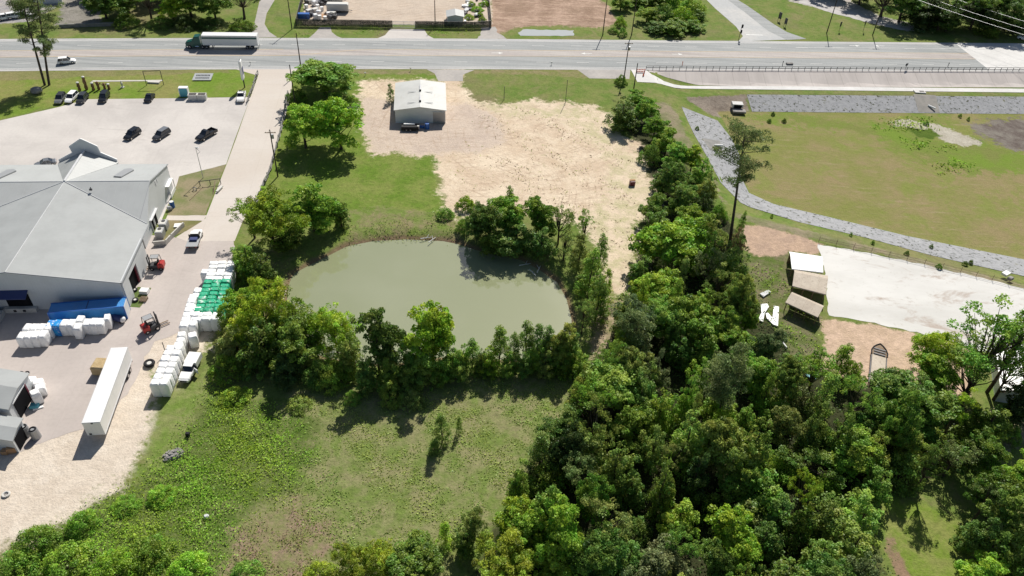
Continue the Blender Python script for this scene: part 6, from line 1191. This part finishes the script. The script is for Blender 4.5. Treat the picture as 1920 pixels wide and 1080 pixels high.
def sign(lb, b, w_, h_, hp, rz, mat='signback', n_=2):
    t = thing('road_sign', lb, 'road sign', (*U(*b)[:2], 0), rz, 'small road signs')
    for x in ((-w_*.35, w_*.35) if n_ == 2 else (0,)): m = MB(); m.tube((x, 0, 0), (x, 0, hp), .06); m.build('post', 'steel', t)
    m = MB(); m.box((0, .08, hp-h_/2+.1), (w_, .06, h_)); m.build('sign_panel', mat, t)
sign('dark-backed sign panel at the side road corner, left of a pair', (1460,40), 1.3, 2.2, 3.0, -1.0); sign('dark-backed sign panel at the side road corner, right of a pair', (1471,50), 1.1, 2.0, 2.8, -1.0)
sign('narrow dark sign on the far verge beside the left pole', (1573,59), .8, 1.6, 3.2, .6, n_=1); sign('dark sign near the gravel drive beside the right pole', (1618,59), 1.0, 1.6, 3.6, .9, n_=1)
sign('small dark sign on the near shoulder at the railing', (1697,131), 1.0, .8, 2.0, .5, n_=1)
t = thing('signal_post', 'dark post with two signal heads at the side road corner', 'signal post', (*U(1385,74)[:2], 0)); m = MB(); m.tube((0, 0, 0), (0, 0, 4.6), .09); m.build('post', 'steel', t)
for z in (2.6, 4.4): m = MB(); m.box((.25, 0, z), (.5, .45, 1.1), bev=.05); m.build('signal_head', 'black', t)
def plank_fence(name, label, px, h, mat, sp, railz, jit=0.0, r=.07, slats=None, cat='fence', g=None, pm_=None):
    P = [U(*p) for p in px]; t = thing(name, label, cat, group=g); m = MB()
    for a, b in zip(P, P[1:]):
        L_ = np.linalg.norm(b-a); n = max(1, round(L_/sp))
        for i in range(n):
            p, q_ = a+(b-a)*i/n, a+(b-a)*(i+1)/n
            for z in railz: m.tube((p[0]+rnd.uniform(-jit, jit), p[1], z*h+rnd.uniform(-jit, jit)), (q_[0]+rnd.uniform(-jit, jit), q_[1], z*h+rnd.uniform(-jit, jit)), r, n=5)
            pm2 = MB(); pm2.tube((0, 0, 0), (rnd.uniform(-jit, jit), rnd.uniform(-jit, jit), h*1.05), r*1.3, n=6); pm2.build('post', pm_ or mat, t, loc=(p[0], p[1], 0))
            if slats: sm = slats; sm.add([(p[0], p[1], .05), (q_[0], q_[1], .05), (q_[0], q_[1], h*.97), (p[0], p[1], h*.97)], [(0, 1, 2, 3)])
    m.build('rail', mat, t); return t
plank_fence('log_fence', 'crooked silvery log fence running along the drive towards the pond trees', [(541,178),(538,190),(533,215),(531,235),(524,262),(516,290),(508,320),(497,345),(488,368),(476,392)], 1.2, 'barrier', 3.0, (.45, .9), .22, .13)
plank_fence('log_fence', 'short rustic fence beside the white pickup and tall sign', [(484,140),(479,155),(472,175),(464,195)], 1.3, 'barrier', 2.2, (.45, .9), .15, .1)
plank_fence('wire_fence', 'thin wire and post fence along the upper edge of the white pad', [(1535,453),(1600,466),(1700,488),(1800,511),(1920,541),(2040,572)], 1.4, 'wood', 3.4, (.3, .7), .05, .035)
# compound fence with dark privacy mesh
k = NB('privacy_mesh'); cc = k.mix(k.ramp(k.noise(.35, 4, .7), .4, .62), (.035,.04,.035), (.13,.12,.10)); k.fin(cc, .9, .1)
tb = k.n('ShaderNodeBsdfTransparent'); mx = k.n('ShaderNodeMixShader'); ch = k.ramp(k.noise(14, 1, .5), .62, .66); mx.inputs[0].default_value = .5
k.l(ch, mx.inputs[0]); k.l(k.b.outputs[0], mx.inputs[1]); k.l(tb.outputs[0], mx.inputs[2]); k.l(mx.outputs[0], k.out.inputs[0]); MT['mesh'] = k.m
for lb, px in [('dark mesh compound fence left of the wide gate',[(556,49),(590,50),(620,50),(650,50.5),(680,51),(710,51.5),(736,52)]),('dark mesh compound fence right of the gate',[(779,53),(800,53),(830,53.5),(860,54),(890,54),(921,52)]),('dark mesh fence on the left side of the compound',[(556,49),(563,20),(569,0),(575,-25)]),('dark mesh fence on the right side of the compound',[(921,52),(919,30),(916,0),(914,-20)])]:
    sm = MB(); t = plank_fence('mesh_fence', lb, px, 2.3, 'steel', 3.4, (1.0,), 0, .05, slats=sm, g='fences round the compound'); sm.build('mesh_panel', 'mesh', t)
t = thing('compound_gate', 'pale tubular double gate in the compound fence', 'gate'); a, b = U(737,52), U(778,53)
for i in range(2):
    p, q_ = a+(b-a)*i/2, a+(b-a)*(i+1)/2; m = MB(); [m.tube((p[0], p[1], z), (q_[0], q_[1], z), .06) for z in (.15, 1.1, 2.1)]; [m.tube((*(p+(q_-p)*f)[:2], .1), (*(p+(q_-p)*f)[:2], 2.1), .03 if 0 < f < 1 else .07, n=5) for f in [j/14 for j in range(15)]]; m.build('gate_leaf', 'whitewall', t)
# compound contents
def box_trailer2(lb, b, L_, rz, mat='offwhite'):
    t = thing('cargo_trailer', lb, 'cargo trailer', (*U(*b)[:2], 0), rz, 'cargo trailers in the compound'); m = MB(); m.box((0, 0, 1.75), (L_, 2.5, 2.3), bev=.25); m.build('box', mat, t); m = MB(); m.box((0, 0, .55), (L_, 1.9, .15)); m.tube((L_/2, .6, .5), (L_/2+1.2, 0, .5), .06); m.tube((L_/2, -.6, .5), (L_/2+1.2, 0, .5), .06); m.build('chassis', 'steel', t); wheels(t, (-.4, .5), 2.4, .36)
box_trailer2('grey-white cargo trailer in the compound, the nearer one', (634,22), 7.0, PH); box_trailer2('grey-white cargo trailer in the compound, the farther one behind', (620,3), 8.0, PH); box_trailer2('pale cargo trailer at the top edge of the compound', (655,-12), 7.0, PH, 'whitewall')
t, q = gable_shed('garden_shed', 'small pale blue-grey metal shed inside the compound fence', 'shed', [U(839,44)[:2], U(869,44)[:2], U(868,33)[:2], U(838,33)[:2]], 2.3, .5, 'shedwall', 'roof_wing')
cl_ = [('white_drum','white drum','drum'),('water_tank','white square water tank','tank'),('dark_machine','dark machine','machine'),('white_crate','white crate','crate')]
pos = [(575,16),(580,24),(583,30),(577,34),(590,10),(597,6),(596,16),(592,22),(603,10),(606,4),(598,28),(604,20),(616,30),(624,28),(619,35),(629,34),(592,35),(600,36),(610,38),(583,5),(575,6),(590,0)]
for i, (u, v) in enumerate(pos):
    n_, l_, c_ = cl_[(i*7+i//3) % 4]; m = MB()
    if n_ == 'white_drum': m.tube((0, 0, 0), (0, 0, 1.3), .6, n=12); mt = 'white'
    elif n_ == 'water_tank': m.box((0, 0, .8), (1.3, 1.5, 1.5), bev=.15); mt = 'white'
    elif n_ == 'dark_machine': m.box((0, 0, .6), (1.7, 1.1, 1.0), bev=.1); m.tube((.3, 0, 1), (.3, 0, 1.7), .1); mt = 'steel'
    else: m.box((0, 0, .6), (2.0, 1.3, 1.1), bev=.04); mt = 'offwhite'
    single(n_, 'x', c_, m, mt, U(u, v), rnd.uniform(0, 3), 'clutter in the left of the compound'); globals().setdefault('CK', []).append((l_, U(u, v), bpy.context.scene.collection.objects[-1]))
for cl_n in set(q[0] for q in CK):
    for i, q in enumerate(sorted([q for q in CK if q[0] == cl_n], key=lambda q: np.hypot(*(q[1]-U(634, 22))[:2]))): q[2]['label'] = f'{cl_n} in the compound clutter, {ORD[i]} to the nearer cargo trailer'
m = MB(); m.box((0, 0, .8), (3.6, 1.6, 1.6), bev=.05); single('blue_skip', 'bright blue skip just inside the compound fence corner', 'skip', m, 'blue', U(570,34), PH)
m = MB(); m.box((0, 0, .1), (4.2, 3.2, .2)); single('red_mat', 'reddish floor mats laid inside the compound fence', 'mat', m, 'cardboard', U(603,30), PH)
for i in range(34):
    u, v = rnd.uniform(870, 914), rnd.uniform(-6, 46)
    m = MB(); s_ = rnd.uniform(.5, 1.5); m.box((0, 0, .35), (s_*1.6, s_, .6*rnd.uniform(.4, 1.3)), 0, bev=.08); 
    dk = rnd.random() < .35
    JK = globals().setdefault('JK', []); JK.append(None)
    JK[-1] = ('dark' if dk else 'white', U(u, v), single('scrap_item', 'x', 'scrap', m, 'steel' if dk else ('white' if rnd.random() < .6 else 'whitewall'), U(u, v), rnd.uniform(0, 3), 'junk heap in the compound'))
for cl_n in ('dark', 'white'):
    for i, q in enumerate(sorted([q for q in JK if q[0] == cl_n], key=lambda q: np.hypot(*(q[1]-U(853, 40))[:2]))): q[2]['label'] = f'{cl_n} scrap piece in the compound junk heap, {ORD[i]} to the pale shed'
for (u, v, w_) in [(880,30,20),(895,15,24),(905,35,16),(908,5,22),(884,6,18),(900,26,14)]:
    plant('shrub', u, v, w_, 1.6, 'bright', area='junk'); PLANTS[-1][0]['label'] = f'bright green weedy bush in the compound junk heap, the {ORD[[880,895,905,908,884,900].index(u)]} to its shed in the order left, near and far'; PLANTS[-1][0]['group'] = 'bushes in the compound'
JW = U(853, 40)[:2]; L_ = PLANTS[-6:]; L_.sort(key=lambda q: np.hypot(*(q[3][:2]-JW)))
for i, q in enumerate(L_): q[0]['label'] = f'bright green weedy bush in the junk heap, {ORD[i]} to the small pale shed'
# culvert boxes and pipes
t = thing('culvert_box', 'white concrete outlet box with dark mouth on the brown bank', 'culvert', (*U(1382,200,-2.2)[:2], -2.6)); m = MB(); m.box((0, .3, .9), (3.0, 2.0, 1.0)); m.build('box', 'conc_new', t); m = MB(); m.box((0, -.72, .7), (2.2, .1, 1.0)); m.build('mouth', 'darkgap', t); m = MB(); m.box((.3, -1.9, .0), (3.6, 1.8, .5)); m.build('apron', 'rock', t)
t = thing('drain_inlet', 'flat white concrete drain slab at the top of the stone bank', 'drain', (*U(1724,173,-1.5)[:2], gz(*U(1724,173,-1.5)[:2]))); m = MB(); m.box((0, 0, .15), (3.2, 1.8, .3)); m.build('slab', 'conc_new', t); m = MB(); m.box((.6, 0, .32), (1.4, .9, .08)); m.build('grate', 'rock', t)
sheet('concrete_chute', None, M_noise('chute', (.25,.24,.22), (.32,.30,.27), .5), .10, world=np.vstack([W([(1712,177),(1754,179)], -1.5), W([(1762,212),(1722,211)], -3.3)]), drape=True)
sheet('concrete_chute', None, 'chute_b' if 'chute_b' in MT else 'barrier', .10, world=np.vstack([W([(1316,262),(1350,262)], -2.2), W([(1356,285),(1330,285)], -2.4)]), drape=True)
for lb, (u, v), rz_ in [('short white pipe at the foot of the concrete chute', (1746,203), -.9), ('short white pipe on the left stone bank', (1346,278), .0)]:
    p = U(u, v, -2.8); m = MB(); m.tube((-1.1, 0, .35), (1.1, 0, .35), .25, n=10); single('drain_pipe', lb, 'pipe', m, 'white', (p[0], p[1], gz(p[0], p[1])+.1), rz_)
# boat, sheets, odd pieces on the right
a, b = U(1644,722,.6), U(1651,644,.9); Lb = np.linalg.norm(b-a); t = thing('boat_trailer', 'long beige flat-decked boat with a dark pointed bow on the sandy plot', 'boat', (*((a+b)/2)[:2], 0), math.atan2(b[1]-a[1], b[0]-a[0]))
wB = 1.35; l = Lb/2; nose = [(l*.42, wB*1.0), (l*.6, wB*1.02), (l*.78, wB*.78), (l*.9, wB*.45), (l, .06)]
m = MB(); out = [(x, y) for x, y in nose]+[(x, -y) for x, y in nose[::-1]]; m.prism(out, .35, .75); m.build('bow', 'wood', t)
m = MB(); ring = out
for i in range(len(ring)-1): a_, b_ = ring[i], ring[i+1]; m.tube((a_[0], a_[1], .8), (b_[0], b_[1], .8), .13, n=6)
m.build('gunwale', 'black', t); m = MB()
for x in (l*.45, l*.58, l*.7): m.box((x, 0, .82), (.28, wB*1.5, .12))
m.build('thwart', 'steel', t); m = MB(); m.box((-l*.28, 0, .6), (l*1.4, wB*1.75, .22)); m.build('deck', 'tan', t); m = MB(); m.box((-l*.28, wB*.98, .5), (l*1.4, .14, .4)); m.box((-l*.28, -wB*.98, .5), (l*1.4, .14, .4)); m.build('side_rail', 'steel', t); wheels(t, (-l*.4, -l*.2), 2.7, .33)
def flat(name, lb, px, mat, cat='sheet', th=.12):
    P = W(px, .1); m = MB(); P = P if np.cross(P[1]-P[0], P[2]-P[1]) > 0 else P[::-1]; m.prism([tuple(p) for p in P], .05, .25+th); return single(name, lb, cat, m, mat, (0, 0, 0))
flat('white_sheet', 'ragged white sheet on the grass, left piece of the N-shaped pair', [(1426,572),(1438,571),(1441,577),(1433,589),(1430,605),(1421,601),(1427,588)], 'white')
flat('white_sheet', 'ragged white sheet on the grass, right piece of the N-shaped pair', [(1450,575),(1460,577),(1458,613),(1449,610),(1437,598),(1435,589),(1439,588),(1448,598)], 'white')
flat('white_board', 'small slanting white board above the ragged sheets', [(1424,552),(1440,545),(1445,549),(1431,558)], 'whitewall')
flat('teal_board', 'pale teal board among the vines left of the boat', [(1510,703),(1528,707),(1529,712),(1513,708)], 'teal')
m = MB(); a, b = U(1464,640), U(1474,654); m.tube((*a[:2], .3), (*b[:2], .3), .16); single('white_pipe', 'thin white pipe lying at the thicket edge', 'pipe', m, 'white', (0, 0, 0))
m = MB(); m.box((0, 0, .3), (1.6, 1.1, .5), .3); single('bank_block', 'white block on the grassy bank at the right end of the pad', 'block', m, 'white', U(1885,515), .3)
m = MB(); m.box((0, 0, .4), (1.1, .8, .7), .3, bev=.1); single('grey_block', 'grey rubble block beside the white one on the bank', 'block', m, 'rock', U(1893,525), .2)
for i, (u, v) in enumerate([(1012,505),(985,497),(1000,510),(800,447),(812,450)]):
    p = U(u, v, -.4); m = MB(); m.tube((-1.3, 0, .3), (1.2, .4, .1), .1, .05, 6); m.tube((0, .1, .25), (.7, 1.0, .5), .06, .03, 5); single('driftwood', f'bleached dead branch at the pond edge, {["right", "left", "middle"][i] if i < 3 else ["left of two", "right of two"][i-3]} {"under the dark trees" if i < 3 else "by the grassy bank"}', 'branch', m, 'whitewall', (p[0], p[1], -.6), rnd.uniform(0, 3), 'driftwood at the pond edge')
m = MB(); a, b = U(537,545,-.6), U(527,575,-.4); m.tube((*a[:2], -.5), (*b[:2], -.2), .12, n=6); single('fallen_pole', 'pale fallen pole leaning into the pond at its left end', 'pole', m, 'tan', (0, 0, 0))
# far left background
t = thing('concrete_barrier', 'low grey concrete barrier wall beyond the highway at the upper left', 'wall'); a, b = U(112,52), U(218,48); m = MB(); m.box((*((a+b)/2)[:2], .5), (np.linalg.norm(b-a), .5, 1.1), math.atan2(b[1]-a[1], b[0]-a[0])); m.build('wall', 'barrier', t)
t, q = gable_shed('low_building', 'flat pale roofed building at the top left corner', 'building', [U(60,8)[:2], U(118,6)[:2], U(112,-25)[:2], U(50,-25)[:2]], 3.2, .4, 'wall', 'tan')
for i, (u, v) in enumerate([(10,36),(28,33),(44,31)]):
    car(f'white vehicle parked beyond the highway at the upper left, {NTH[i]} from the left', (u-9, v+2), (u+9, v-1), 'white', 'suv', 4.8, 'vehicles beyond the highway')
# mail boxes, reflectors and litter along the verges
for i, (u, v) in enumerate([(685,142),(770,133),(470,122),(1034,122)]):
    m = MB(); m.tube((0, 0, 0), (0, 0, .8), .06); m.box((0, 0, .9), (.5, .3, .3), bev=.05); single('verge_marker', f'small pale utility marker on the near highway verge, {NTH[i]} listed from the shed side', 'marker', m, 'offwhite', U(u, v), 0, 'utility markers')
